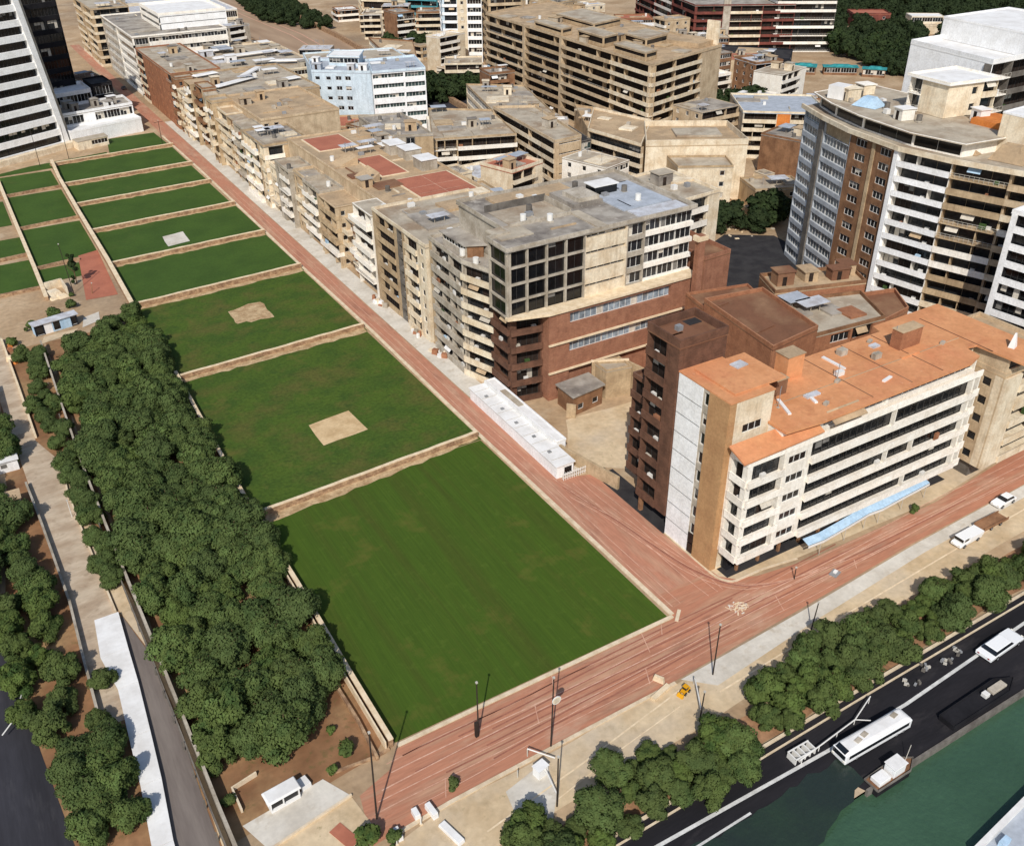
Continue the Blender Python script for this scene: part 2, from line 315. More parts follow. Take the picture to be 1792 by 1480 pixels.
for i in range(9):
    k=r2.uniform(-1.5,1.5)
    pts=[(73.5+k*.6,112-i),(75.5+k*.7,98),(77+k*.8,88),(78.5+k,80.5),(82+k,74.5-abs(k)*.3),(89+k*2,71.5-k*.3),(100+k*3,70.3-k*.4)]
    # smooth curve
    sm=[]
    for j in range(len(pts)-1):
        p0=pts[max(j-1,0)];p1=pts[j];p2=pts[j+1];p3=pts[min(j+2,len(pts)-1)]
        for q in range(6):
            t=q/6; sm.append(tuple(.5*(2*p1[d]+(-p0[d]+p2[d])*t+(2*p0[d]-5*p1[d]+4*p2[d]-p3[d])*t*t+(-p0[d]+3*p1[d]-3*p2[d]+p3[d])*t**3) for d in (0,1)))
    tk.strip(sm, .1 if i%3 else .16, .09+.002*i, TYRE if i%2 else LINE)
for i in range(7):
    y=66.5+i*1.0; tk.strip(wig((26+r2.uniform(0,12),y),(70+r2.uniform(0,60),y+1.2),20,.12,70+i),.22,.044+.001*i,TYRE)
structure(tk.build('tyre_track'))
kk=MB()
kk.wall([(26.3,74.25),(69.6,74.4)],.55,0,.16,KERB); kk.wall([(69.75,74.7),(69.3,131),(69.7,183),(69.2,228),(69.3,272),(69.2,329),(68.5,379)],.7,0,.15,KERB)
kk.wall([(69.4,73.3),(71.2,74.9)],.5,0,.19,KERB)
structure(kk.build('kerb'))
kk=MB(); kk.wall([(20,63.1),(28,63.7),(45,64.1),(62,64.4)],.5,0,.15,KERB)
pts=[(80.6,90)]+[(80.4,82)]+[(82.6-2.2*math.cos(t*math.pi/2/5),78.6-3.2*math.sin(t*math.pi/2/5)) for t in range(6)]+[(88,75.3),(94,74.4)]
kk.wall(pts,.35,0,.14,KERB); structure(kk.build('road_kerb'))
sheet('forecourt', [(80.7,90),(80.5,82),(81,77.5),(82.8,75.6),(88,75.4),(94,74.5),(124,73.3),(152,76),(152,82),(90,92)], .034, VERGE)
sheet('street_pavement', [(74.8,111.5),(80,111.5),(79,150),(79,200),(78.8,400),(74.2,400),(74.4,357),(74.4,300),(74.4,240),(74.4,190),(74.4,150)], .036, CONC)
# ------------------------------------------------------------------ lawns
LX=(26.0,68.9)
rows=[(74.8,129.4,LAWN1),(129.6,182.8,LAWN2),(182.9,224.5,LAWN2),(224.6,255.2,LAWN3),(255.3,284.2,LAWN3),(284.3,311.0,LAWN3),(311.2,334.6,LAWN3),(334.8,362.0,LAWN3)]
for i,(a,c,m) in enumerate(rows):
    x1=68.9 if i<5 else 68.2
    sheet('lawn',[(LX[0]+.2,a),(x1,a),(x1-.3,c),(LX[0]+.2,c)],.05,m)
sheet('lawn',[(46.5,364.5),(67.6,365.5),(66.8,386),(49.5,386)],.05,LAWN3)
sheet('lawn',[(9,356.5),(25.4,357.5),(46,364),(46,368),(20,364),(0,356)],.05,LAWN3)
for (x0,x1,a,c) in ((9.2,25.2,264,296.5),(9.2,25.2,300,331),(9.2,25.4,334,355),(-14,8.2,249,271),(-14,8.2,275,291),(-14,7.6,303,328),(-14,7.6,332,352),(9.2,19.5,252,262)):
    sheet('lawn',[(x0,a),(x1,a),(x1,c),(x0,c)],.05,LAWN3)
sheet('sand_patch',wobbly([(43.0,143.0),(52.2,143.9),(51.7,152.3),(43.1,151.2)],3,.12,1),.07,PATCH)
sheet('sand_patch',wobbly([(44.6,202.2),(53.1,201.3),(52.9,211.4),(50,211.8),(44.6,210)],1.5,.5,2),.07,DUST)
sheet('sand_patch',wobbly([(42.7,260.8),(48.9,261.8),(49.1,270.6),(43.1,269.4)],3,.15,3),.07,CONC)
sheet('red_court',[(16.8,235.2),(24.2,234.6),(25.4,268.7),(20.1,267)],.06,R_RED)
sheet('dirt_strip',wobbly([(26.5,126.0),(45,127.3),(68.6,130.1),(68.6,131),(26,128.2)],2,.4,4),.055,DUST)
for i,(y0,y1) in enumerate(((180.6,182.6),(222.2,224.2),(253.0,255.2),(282.4,284.4),(309.0,311.2),(332.6,335.0),(359.6,362.4))):
    sheet('dirt_strip',wobbly([(26.3,y0),(68.6,y0+2.0),(68.7,y1+2.4),(26,y1)],2.0,.45,20+i),.056,DUST)
# stone walls between the lawns
ord_=['nearest','second','third','fourth','fifth','sixth','seventh','farthest']
for i,(y0,y1,h) in enumerate(((128.3,131.0,.95),(182.6,185.2,.9),(223.9,226.6,1.2),(254.6,256.8,1.0),(283.6,285.8,1.0),(310.6,312.6,.9),(334.2,336.2,.9),(361.0,363.6,.8))):
    b=MB(); r=random.Random(i); n=16; pts=[(26.2+(68.9-26.2)*k/n, y0+(y1-y0)*k/n+r.uniform(-.12,.12)) for k in range(n+1)]
    root=empty('stone_wall',(47,(y0+y1)/2,0),'rubble stone retaining wall across the lawns, '+('closest to the front road' if i==0 else 'ending beside the third lawn, behind the square sand patch' if i==1 else 'behind the ragged sand patch lawn, long curve of brown stones' if i==2 else 'in front of the small pale square slab' if i==3 else 'just behind the small pale square slab' if i==4 else f'{ord_[i]} one counted from the front road'),'wall','stone walls between the lawns')
    b.wall(pts,.7,0,h,STONE); b.build('stone_face',root)
    b=MB(); b.wall([(p[0],p[1]+.1) for p in pts],.6,h,h+.14,COPE); b.build('coping',root)
for i,(x0,x1,ya,yb,y2,lab) in enumerate(((9,25.5,297.4,299.0,.8,'low dry stone wall between the left column of small lawns, nearer one'),(9,25.5,332,333.4,.8,'low dry stone wall between the left column of small lawns, farther one'),(9,20,262.4,263.8,.8,'short low stone wall beside the red court'),(-14,8.4,271.6,274.4,.9,'stone wall at the left edge between two dark small lawns'),(-14,8.4,329,331,.9,'stone wall at the left edge beside the farthest small lawns'),(-14,8.4,247.5,248.6,.8,'stone wall at the left edge in front of the dark small lawn'))):
    b=MB(); b.wall([(x0,ya),((x0+x1)/2,(ya+yb)/2+.15),(x1,yb)],.7,0,y2,STONE); b.thing('stone_wall',((x0+x1)/2,ya,0),lab,'wall','stone walls beside the small lawns')
for i,(pts,w,h,lab) in enumerate((([(25.6,222),(26.0,256),(26.0,300),(26.2,340),(27,362)],.9,1.7,'long pale wall dividing the main lawns from the small left lawns'),([(8.6,240),(8.7,262),(8.6,300),(8.6,350)],.8,1.0,'long pale wall left of the small lawns, running away from the blue shed'))):
    root=empty('boundary_wall',(pts[0][0],pts[0][1],0),lab,'wall')
    b=MB(); b.wall(pts,w,0,h,STONE); b.build('stone_face',root); b=MB(); b.wall(pts,w+.15,h,h+.15,COPE); b.build('coping',root)
# edge wall left of the front lawns
pts=[(25.6,74.4),(25.5,88),(25.6,108),(25.3,128),(25.6,150),(26.0,172),(26.2,184)]
root=empty('lawn_edge_wall',(25.6,100,0),'pale capped wall between the wood and the two nearest lawns','wall')
b=MB(); b.wall(pts,.5,0,1.3,STONE); b.build('stone_face',root); b=MB(); b.wall(pts,.65,1.3,1.5,COPE); b.build('coping',root); b=MB(); b.wall([(p[0]-.75,p[1]) for p in pts[:4]],.2,0,1.45,COPE); b.build('inner_coping',root)
b=MB(); b.wall([(23.3,73.5),(23.5,80),(23.2,90)],.35,0,.8,STONE); b.thing('garden_wall',(23.3,80,0),'low brown wall at the wood edge beside the capped lawn wall','wall')
b=MB(); b.wall([(17.3,74.6),(23.2,74.0),(25.2,74.2)],.35,0,.3,STONE); b.thing('garden_wall',(21,74,0),'low sandy wall closing the bare soil plot at the road end','wall')
# ------------------------------------------------------------------ wood floor, fence, left lane
sheet('soil', wobbly([(4.9,71.5),(18,73.6),(23,74.2),(25.2,76),(25.2,216),(4.9,216)],7,.2,9),.03,SOIL)
sheet('left_soil', wobbly([(-13.5,62),(4.4,62),(4.4,216),(-5,216),(-9,160),(-13.5,120)],9,.3,10),.012,SOIL)
sheet('concrete_path', [(-4.4,96),(.6,96),(1.0,116),(-.2,150),(.4,163),(-2.6,173),(-3.0,200),(-3.8,240),(-8,240),(-7,200),(-6.2,176),(-5.6,158),(-4.4,122)],.04,PATHM)
sheet('grey_lane', [(-3.2,60),(3.6,60),(3.6,80),(3.9,95),(3.3,107),(1.8,115.5),(-1.6,116.2),(-2.4,108),(-1.4,101),(-1.9,90),(-2.6,78)],.045,GASPH)
sheet('lane_verge', [(3.7,60),(4.7,60),(4.5,110),(3.2,125),(1.2,150),(.5,163),(-.1,150),(1.4,118),(3.5,107),(4.0,95)],.038,VERGE)
sheet('left_road', [(-30,50),(-9.2,50),(-10.3,80),(-11.8,96),(-13.6,118),(-19,150),(-40,200)],.035,ASPH)
fr=empty('boundary_fence',(4.5,140,0),'long grey fence wall with pale rail along the left side of the wood','fence')
fpts=[(5.1,66),(4.8,76),(4.6,90),(4.3,107),(3.9,126),(3.5,156),(3.7,190),(4.0,213)]
b=MB(); b.wall(fpts,.3,0,2.0,W_GREY); b.build('panel',fr)
b=MB(); b.wall(fpts,.36,2.0,2.1,W_GREY); b.build('coping',fr)
b=MB(); b.wall([(p[0]-.85,p[1]) for p in fpts[:6]],.16,0,1.1,W_DGREY); b.build('lower_rail',fr)
for k in range(30):
    y=68+k*4.8; x=4.5-.7*(y-66)/80 if y<156 else 3.5
    b=MB(); b.box(x-.95,x-.75,y-.08,y+.08,0,1.5,W_DGREY); b.build('post',fr)
# far earth road and black yard
sheet('far_road', [(168,330),(181,330),(195,430),(205,560),(225,760),(150,790),(138,640),(160,480)],.03,BANK)
sheet('black_yard', [(150,350),(195,345),(196,410),(172,420)],.05,ASPH)
sheet('dark_yard', [(150,155),(186,150),(189,178),(178,186),(160,178)],.06,R_DARK)
sheet('sand_yard', wobbly([(86,127),(102,126),(103,108),(91,104),(80.5,112),(80,117)],3,.3,8),.045,VERGE)
sheet('painted_shade',[(81.8,76.6),(131,76.4),(131,79),(81.8,79)],.052,R_DARK)  # shade under the apartment block's overhang, painted as a dark ground sheet
b=MB(); b.face([(80.3,89),(83.5,89),(84,106),(80.3,109.3)][0:4] and [(x,y,.05) for x,y in ((80.2,90),(84,90),(84,109),(80.2,109))],R_DARK); structure(b.build('painted_shade'))  # darkness of the void below the brown tower, painted as a flat sheet

vl=MB()
for i,(p,w_) in enumerate((([(30,58.2),(44,60.2),(56,62.2),(62,63.2)],.22),([(39,57.6),(50,59.6),(60,61)],.15),([(66,60.2),(90,61.8),(125,63.6),(150,64.6)],.25))): vl.strip(p,w_,.05+.003*i,COPE)
structure(vl.build('verge_edging'))

for pts,lab in (([(150,760),(146,640),(166,470),(168,340)],'long rubble embankment wall on the near side of the far earth road'),([(214,700),(204,560),(194,440),(182,335)],'long pale embankment wall on the far side of the far earth road')):
    b=MB(); r_=random.Random(len(lab)); q=[]
    for i in range(len(pts)-1):
        for k in range(8):
            t=k/8; q.append((pts[i][0]+(pts[i+1][0]-pts[i][0])*t+r_.uniform(-.5,.5),pts[i][1]+(pts[i+1][1]-pts[i][1])*t))
    b.wall(q+[pts[-1]],1.6,0,2.4,STONE); b.thing('embankment_wall',pts[1]+(0,),lab,'wall')
bt=MB()
for x in (171,177): bt.strip([(x-3,340),(x+2,430),(x+12,560),(x+10,700)],.7,.06+.004*(x-171),LINE)
structure(bt.build('far_road_rut'))
# ------------------------------------------------------------------ buildings
LEAF_BOX=mat('potted_leaves',(70,92,50),(50,70,38),scale=3,fine=8,fineamt=.3)
WINC={}
def win_mesh(w,h,nm,fr,gl,var,near):
    k=(round(w*5)/5,round(h*5)/5,nm,fr.name,gl.name,var,near)
    if k in WINC: return WINC[k]
    w,h=k[0],k[1]; t=.07 if near else .1
    f=MB(); f.box(0,w,-.12,0,0,t,fr); f.box(0,w,-.12,0,h-t,h,fr); f.box(0,t,-.12,0,t,h-t,fr); f.box(w-t,w,-.12,0,t,h-t,fr)
    for i in range(1,nm):
        x=w*i/nm; f.box(x-t/2,x+t/2,-.12,0,t,h-t,fr)
    p=MB(); q=MB() if near else f
    T=q
    T.face([(t,-.05,t),(w-t,-.05,t),(w-t,-.05,h-t),(t,-.05,h-t)],gl)
    r=random.Random(hash((k[0],k[1],nm,var))&0xffff)
    c=(None,C_BLIND,C_BLIND2,C_BLIND,None)[var]
    if c:
        for i in range(nm):
            if r.random()<.5:
                x0=w*i/nm+t/2+.01; x1=w*(i+1)/nm-t/2-.01; z0=t+(h-2*t)*r.choice((0,.35,.5,.65))
                T.face([(x0,-.065,z0),(x1,-.065,z0),(x1,-.065,h-t),(x0,-.065,h-t)],c)
    WINC[k]=(f.mesh('window'), q.mesh('pane') if near else None); return WINC[k]
BALC={}
def balc_mesh(w,d,ph,style,m,sl,near):
    k=(round(w*4)/4,round(d,1),ph,style,m.name,sl,near)
    if k in BALC: return BALC[k]
    w=k[0]; b=MB(); p=MB()
    b.box(0,w,-d,0,-.24,0,m)
    if style=='solid':
        p.box(0.004,w-.004,-d-.05,-d+.1,-.3,ph,m); p.box(0.01,.13,-d+.1,-.1,0.0,ph-.02,m); p.box(w-.13,w-.01,-d+.1,-.1,0,ph-.02,m)
        p.box(-.01,w+.01,-d-.09,-d+.13,ph,ph+.06,m)
    elif style=='rail':
        p.box(0,w,-d-.02,-d+.05,ph-.06,ph,FR_GREY); p.box(0,w,-d-.02,-d+.05,ph*.5,ph*.5+.04,FR_GREY)
        n=max(2,int(w/.9))
        for i in range(n+1):
            x=w*i/n; p.box(x-.03,x+.03,-d-.01,-d+.04,0,ph-.06,FR_GREY)
    elif style=='glass':
        p.box(0,w,-d-.02,-d+.02,.05,ph,G_GREEN); p.box(0,w,-d-.05,-d+.05,ph,ph+.05,FR_GREY)
    BALC[k]=(b.mesh('balcony'),p.mesh('parapet')); return BALC[k]
FOOT=[]
class Bld:
    def __init__(s, name, label, cat='building', base=None, group=None, near=True, seed=1, wall=W_TAN, fr=FR_WHITE):
        s.root=empty(name,(base[0],base[1],0),label,cat,group); s.near=near; s.r=random.Random(seed); s.w={}; s.wall=wall; s.fr=fr; s.nwin=0; s.nbal=0; s.vol=0
        s.G=[G_DARK,G_DARK,G_BLACK,G_DARK,G_BRN]
    def mb(s,part,m):
        return s.w.setdefault((part,m.name,s.vol if part in ('wall','roof','parapet') else 0),MB())
    def inst(s,name,me,loc,rz,parent=None):
        o=bpy.data.objects.new(name,me); COL.objects.link(o); o.parent=parent or s.root
        if parent is None: L=s.root.location; o.location=(loc[0]-L.x,loc[1]-L.y,loc[2]-L.z); o.rotation_euler=(0,0,rz)
        return o
    def window(s,A,d,n,s0,s1,z0,z1,t,nm=None,gl=None,fr=None,blind=.35):
        w=s1-s0; h=z1-z0
        if s.nwin>=98:
            s.mb('glazing',gl or G_DARK).fbox(A,d,n,s0,s1,t-.04,t+.06,z0,z1,gl or G_DARK); return
        s.nwin+=1
        nm=nm or max(1,round(w/1.3)); g=gl or s.r.choice(s.G); v=s.r.choice((1,2,3)) if s.r.random()<blind else 0
        f,p=win_mesh(w,h,nm,fr or s.fr,g,v,s.near)
        loc=(A[0]+d[0]*s0+n[0]*t, A[1]+d[1]*s0+n[1]*t, z0); o=s.inst('window',f,loc,math.atan2(d[1],d[0]))
        if p: s.inst('pane',p,None,None,o)
    def balcony(s,A,d,n,s0,s1,D,z,ph,style,m):
        if s.nbal>=98:
            s.mb('balcony_bands',m).fbox(A,d,n,s0,s1,0,D,z-.24,z,m); s.mb('balcony_bands',m).fbox(A,d,n,s0,s1,D-.1,D+.05,z,z+ph,m); return
        s.nbal+=1
        b,p=balc_mesh(s1-s0,D,ph,style,m,0,s.near)
        if not s.near and p:
            b,p=balc_merged(s1-s0,D,ph,style,m),None
        loc=(A[0]+d[0]*s0, A[1]+d[1]*s0, z); o=s.inst('balcony',b,loc,math.atan2(d[1],d[0]))
        if p: s.inst('parapet',p,None,None,o)
    def facade(s,a,b,core0,D,z0,z1,n,bays,idx=0):
        "a->b facade line, core line lies D behind; bays = list of (type, weight, options)"
        dx,dy=b[0]-a[0],b[1]-a[1]; L=math.hypot(dx,dy); d=(dx/L,dy/L); nn=(d[1],-d[0])
        A=(a[0]-nn[0]*D,a[1]-nn[1]*D); W=sum(x[1] for x in bays); x=0; h=(z1-z0)/n; e=.004*(idx+1); r=s.r
        for ty,wt,o in bays:
            s0=x*L/W; x+=wt; s1=x*L/W; m=o.get('m',s.wall); wm=s.mb(o.get('part','wall'),m); w=s1-s0
            f0=o.get('from',0); f1=o.get('to',n)
            if ty=='blank':
                tr=.007*(idx+1); wm.fbox(A,d,nn,s0+(tr if s0<1e-6 else 0),s1-(tr if s1>L-1e-6 else 0),-.02,D+o.get('out',0),z0,z1+o.get('up',0),m)
                if o.get('joints'):
                    for k in range(f0+1,f1): wm.fbox(A,d,nn,s0+.02,s1-.02,D+.0,D+.05,z0+k*h-.05,z0+k*h+.05,FR_GREY)
            elif ty=='balc':
                wm.fbox(A,d,nn,s0+e,s0+.22,-.02,D-.05,z0,z1-.02,m); wm.fbox(A,d,nn,s1-.22,s1-e,-.02,D-.05,z0,z1-.02,m)
                P=o.get('proj',.25); par=o.get('par',m); k=max(1,round(w/o.get('ww',4.5)))
                for q in range(f0,f1):
                    z=z0+q*h+e
                    if q>0 or o.get('low',True): s.balcony(A,d,nn,s0+e,s1-e,D+P*(r.choice((.4,1,1,1.5)) if o.get('irr',not s.near) else 1),z+.24,o.get('ph',1.0),'rail' if (o.get('irr',not s.near) and r.random()<.12) else o.get('style','solid'),r.choice((par,par,par,W_CREAM,W_WHITE)) if o.get('irr') else par)
                    for i in range(k):
                        u0=s0+.25+(w-.5)*i/k+.04; u1=s0+.25+(w-.5)*(i+1)/k-(.04 if not o.get('fins') else .24)
                        s.window(A,d,nn,u0,u1,z+.3,z+h-.28,.01,gl=o.get('gl'),fr=FR_DARK,blind=o.get('blind',.22))
                        if k>1 and i<k-1 and r.random()<o.get('finp',.25): wm.fbox(A,d,nn,u1-.06,u1+.16,-.02,D-.1,z+.24,z+h-.02,m)
                    if r.random()<o.get('awn',.12) and w>4:
                        u=r.uniform(s0+.4,max(s0+.5,s1-3)); ab=MB(); 
                        zz=z+h-.3; q_=lambda a_,t_,z_: (A[0]+d[0]*a_+nn[0]*t_,A[1]+d[1]*a_+nn[1]*t_,z_)
                        u2=min(u+2.6,s1-.3); ab.hexa([q_(u,D+.5,zz-1.0),q_(u2,D+.5,zz-1.0),q_(u2,D-.3,zz-.1),q_(u,D-.3,zz-.1),q_(u,D+.5,zz-.96),q_(u2,D+.5,zz-.96),q_(u2,D-.3,zz-.06),q_(u,D-.3,zz-.06)],r.choice((C_BLIND,C_BLIND,R_WHITE,W_LBLUE,R_TAN))); ab.build('sun_blind',s.root)
                    if r.random()<.3 and w>3 and q>0:
                        u=r.uniform(s0+.5,s1-1.6); c=MB(); u2=u+r.uniform(.5,1.4); cm=r.choice((W_LBLUE,W_RBRICK,LEAF_BOX,C_BLIND,W_GREY,R_WHITE,LEAF_BOX)); c.fbox(A,d,nn,u,u2,D*.45,D*.85,z+.26,z+r.uniform(.7,1.7),cm); c.build('balcony_clutter',s.root)
                    if s.near and r.random()<.45 and w>3:
                        u=r.uniform(s0+.5,s1-1.3); c=MB(); c.fbox(A,d,nn,u,u+.9,.15,.6,z+.26,z+.95,FR_WHITE); c.build('air_conditioner',s.root)
            elif ty=='rib':
                si=o.get('sill',1.1); hd=o.get('head',.35); k=max(1,round(w/o.get('ww',6))); gm=o.get('gl')
                for q in range(f0,f1):
                    z=z0+q*h
                    wm.fbox(A,d,nn,s0+e,s1-e,-.02,D+o.get('out',0),z+e,z+si,m)
                    if hd>0: wm.fbox(A,d,nn,s0+e,s1-e,-.02,D-.02,z+h-hd,z+h-.002,m)
                    for i in range(k):
                        u0=s0+.08+(w-.16)*i/k; u1=s0+.08+(w-.16)*(i+1)/k
                        s.window(A,d,nn,u0+.06,u1-.06,z+si,z+h-max(hd,.02),.02 if D<.6 else .05,gl=gm,blind=o.get('blind',.4))
                if o.get('piers',True): wm.fbox(A,d,nn,s0,s0+.3,-.02,D-.04,z0,z1-.02,m); wm.fbox(A,d,nn,s1-.3,s1,-.02,D-.04,z0,z1-.02,m)
            elif ty=='pun':
                k=o.get('k',2); si=o.get('sill',1.0); wh=o.get('wh',1.5); ww=o.get('ww',1.5); D2=D
                for q in range(n):
                    z=z0+q*h
                    if q<f0 or q>=f1: wm.fbox(A,d,nn,s0+e,s1-e,-.02,D,z,z+h,m); continue
                    wm.fbox(A,d,nn,s0+e,s1-e,-.02,D,z,z+si,m); wm.fbox(A,d,nn,s0+e,s1-e,-.02,D,z+si+wh,z+h,m)
                    g=w/k; u=s0
                    for i in range(k):
                        c=s0+g*(i+.5); wm.fbox(A,d,nn,u+(e if i==0 else 0),c-ww/2,-.02,D,z+si,z+si+wh,m); u=c+ww/2
                        s.window(A,d,nn,c-ww/2+.01,c+ww/2-.01,z+si+.01,z+si+wh-.01,max(.02,D-.35),gl=o.get('gl'))
                    wm.fbox(A,d,nn,u,s1-e,-.02,D,z+si,z+si+wh,m)
            elif ty=='grid':
                k=o.get('k',4); gm=o.get('gl',G_BLACK); g=w/k
                for i in range(k+1):
                    c=s0+g*i; wm.fbox(A,d,nn,max(s0,c-.17),min(s1,c+.17),-.02,D+.15,z0,z1,m)
                for q in range(n+1):
                    z=z0+q*h; wm.fbox(A,d,nn,s0+e,s1-e,-.02,D,max(z0,z-.2)+e,min(z1,z+.2),m)
                for q in range(n):
                    for i in range(k): s.window(A,d,nn,s0+g*i+.18,s0+g*(i+1)-.18,z0+q*h+.21,z0+(q+1)*h-.21,max(.02,D-.5),nm=2,gl=gm,fr=FR_DARK,blind=.08)
    def volume(s,poly,z0,z1,n=1,faces={},roof=R_BEIGE,par=.8,over=.05,wall=None,rth=.22,parm=None,ground=None,roofpart='roof'):
        "faces: {edge index: (depth, bays)}"
        FOOT.append(poly); s.vol+=1; wall=wall or s.wall; N=len(poly); lines=[]
        for i in range(N):
            a=poly[i]; b=poly[(i+1)%N]; L=math.hypot(b[0]-a[0],b[1]-a[1]); nx,ny=(b[1]-a[1])/L,-(b[0]-a[0])/L
            D=faces[i][0] if i in faces else 0; lines.append(((a[0]-nx*D,a[1]-ny*D),((b[0]-a[0])/L,(b[1]-a[1])/L)))
        core=[]
        for i in range(N):
            (p,d),(q,e)=lines[i-1],lines[i]; cr=d[0]*e[1]-d[1]*e[0]
            if abs(cr)<1e-5: core.append(q); continue
            t=((q[0]-p[0])*e[1]-(q[1]-p[1])*e[0])/cr; core.append((p[0]+d[0]*t,p[1]+d[1]*t))
        s.mb('wall',wall).prism(core,z0,z1,wall)
        cx=sum(p[0] for p in poly)/N; cy=sum(p[1] for p in poly)/N
        for i,(D,bays) in faces.items():
            s.facade(poly[i],poly[(i+1)%N],core,D,z0 if ground is None else z0+ground,z1,n,bays,i)
        def off(k):
            out=[]
            for i in range(N):
                p0=poly[i-1];p1=poly[i];p2=poly[(i+1)%N]
                def nrm(a,b): l=math.hypot(b[0]-a[0],b[1]-a[1]); return ((b[1]-a[1])/l,-(b[0]-a[0])/l)
                n1,n2=nrm(p0,p1),nrm(p1,p2); den=1+n1[0]*n2[0]+n1[1]*n2[1]
                if den<.2: den=.2
                out.append((p1[0]+k*(n1[0]+n2[0])/den,p1[1]+k*(n1[1]+n2[1])/den))
            return out
        ro=off(over); s.mb(roofpart,roof).prism(ro,z1+.001,z1+rth,roof)
        if par>0:
            pm=parm or wall; o1=off(over-.03); o2=off(over-.3); P=s.mb('parapet',pm)
            for i in range(N):
                j=(i+1)%N
                P.hexa([o1[i]+(z1+rth-.05,),o1[j]+(z1+rth-.05,),o2[j]+(z1+rth-.05,),o2[i]+(z1+rth-.05,),o1[i]+(z1+par,),o1[j]+(z1+par,),o2[j]+(z1+par,),o2[i]+(z1+par,)],pm)
        return z1+rth
    def box(s,part,c,w,d,z0,z1,ang,m,cap=None,capm=None):
        b=s.mb(part,m); b.rbox(c,w,d,z0,z1,ang,m)
        if cap: 
            q=MB(); q.rbox(c,w+.3,d+.3,z1,z1+cap,ang,capm or m); q.build(part+'_lid' if part!='roof_hut' else 'hut_roof',s.root)
    def loose(s,part,c,w,d,z0,z1,ang,m,top=1.0):
        q=MB(); q.rbox(c,w,d,z0,z1,ang,m,top); return q.build(part,s.root)
    def clutter(s,poly,z,n,kinds=('slab','deck','hut','unit','tank','pipe','antenna'),mats=None,mar=2.0,big=1.0,avoid=()):
        r=s.r; xs=[p[0] for p in poly]; ys=[p[1] for p in poly]; mats=mats or [R_BEIGE,R_GREY,R_TAN,W_CREAM,W_GREY]
        def inside(x,y):
            N=len(poly)
            for i in range(N):
                a=poly[i]; b=poly[(i+1)%N]; L=math.hypot(b[0]-a[0],b[1]-a[1])
                if ((b[0]-a[0])*(y-a[1])-(b[1]-a[1])*(x-a[0]))/L<mar: return False
            return True
        placed=[]; tries=0
        while len(placed)<n and tries<n*40:
            tries+=1; x=r.uniform(min(xs),max(xs)); y=r.uniform(min(ys),max(ys))
            if not inside(x,y) or any(abs(x-a[0])<a[1]/2+2.5*big and abs(y-a[2])<a[3]/2+2.5*big for a in avoid): continue
            kd=r.choice(kinds)
            if any((x-q[0])**2+(y-q[1])**2<q[2]**2 for q in placed): continue
            m=r.choice(mats); L=math.hypot(poly[1][0]-poly[0][0],poly[1][1]-poly[0][1]); ang=math.atan2(poly[1][1]-poly[0][1],poly[1][0]-poly[0][0])
            if kd=='slab': s.loose('roof_deck',(x,y),r.uniform(3,6)*big,r.uniform(2.5,5)*big,z,z+r.uniform(.25,.6),ang,m); rad=3.5*big
            elif kd=='deck':
                if not(inside(x+2,y+2) and inside(x-2,y-2)): continue
                s.loose('roof_deck',(x,y),r.uniform(5,9)*big,r.uniform(4,8)*big,z-.1,z+r.uniform(.12,.5),ang,m); rad=4.2*big
            elif kd=='hut':
                w,d,h=r.uniform(2.4,4)*big,r.uniform(2.2,3.6)*big,r.uniform(2,2.9); s.loose('roof_hut',(x,y),w,d,z,z+h,ang,m); s.loose('hut_roof',(x,y),w+.5,d+.5,z+h,z+h+.15,ang,r.choice(mats)); rad=3.2*big
                q=MB(); ca,sa=math.cos(ang),math.sin(ang); q.fbox((x-w/2*ca+d/2*sa,y-w/2*sa-d/2*ca),(ca,sa),(sa,-ca),w*.3,w*.3+.9,-.02,.05,z+.05,z+1.9,G_BRN); q.build('hut_door',s.root)
            elif kd=='unit':
                s.loose('rooftop_unit',(x,y),r.uniform(.9,1.6),r.uniform(.8,1.2),z,z+r.uniform(.7,1.1),ang,r.choice((METAL,FR_WHITE,W_GREY))); rad=1.2
            elif kd=='tank':
                q=MB(); q.tube((x,y,z+.35),(x,y,z+1.6),.6,.6,FR_WHITE if r.random()<.6 else W_DGREY,12); q.rbox((x,y),1.1,1.1,z,z+.35,ang,W_GREY); q.build('water_tank',s.root); rad=1.2
            elif kd=='pipe':
                q=MB(); l=r.uniform(2,6); a2=ang+r.choice((0,math.pi/2)); q.rbox((x,y),l,.35,z,z+.3,a2,m); q.build('roof_duct',s.root); rad=1.5
            elif kd=='sheet':
                s.loose('tin_sheet',(x,y),r.uniform(3,6)*big,r.uniform(2,4)*big,z+1.9,z+2.0,ang,r.choice((R_LILAC,R_WHITE,R_BLUEG)))
                for sx in (-1,1):
                    for sy in (-1,1): s.loose('sheet_post',(x+sx*1.2,y+sy*.9),.12,.12,z,z+1.9,ang,W_GREY)
                rad=3*big
            elif kd=='antenna':
                q=MB(); hh=r.uniform(2.5,4.5); q.tube((x,y,z),(x,y,z+hh),.05,.04,METAL,5)
                for k in range(3): q.rbox((x,y),1.3-.25*k,.06,z+hh-.3-.35*k,z+hh-.24-.35*k,ang+.6,METAL)
                q.rbox((x,y),.4,.4,z-.02,z+.15,ang,W_GREY); q.build('antenna',s.root); rad=.8
            elif kd=='skylight':
                s.loose('skylight',(x,y),r.uniform(1.5,3),r.uniform(.8,1.4),z,z+.3,ang,R_LILAC); rad=1.8
            placed.append((x,y,rad))
    def done(s):
        for (part,m,v),b in s.w.items():
            o=b.build(part,s.root)
            if part in ('glazing','balcony_bands'): o['kind']='stuff'
BM={}
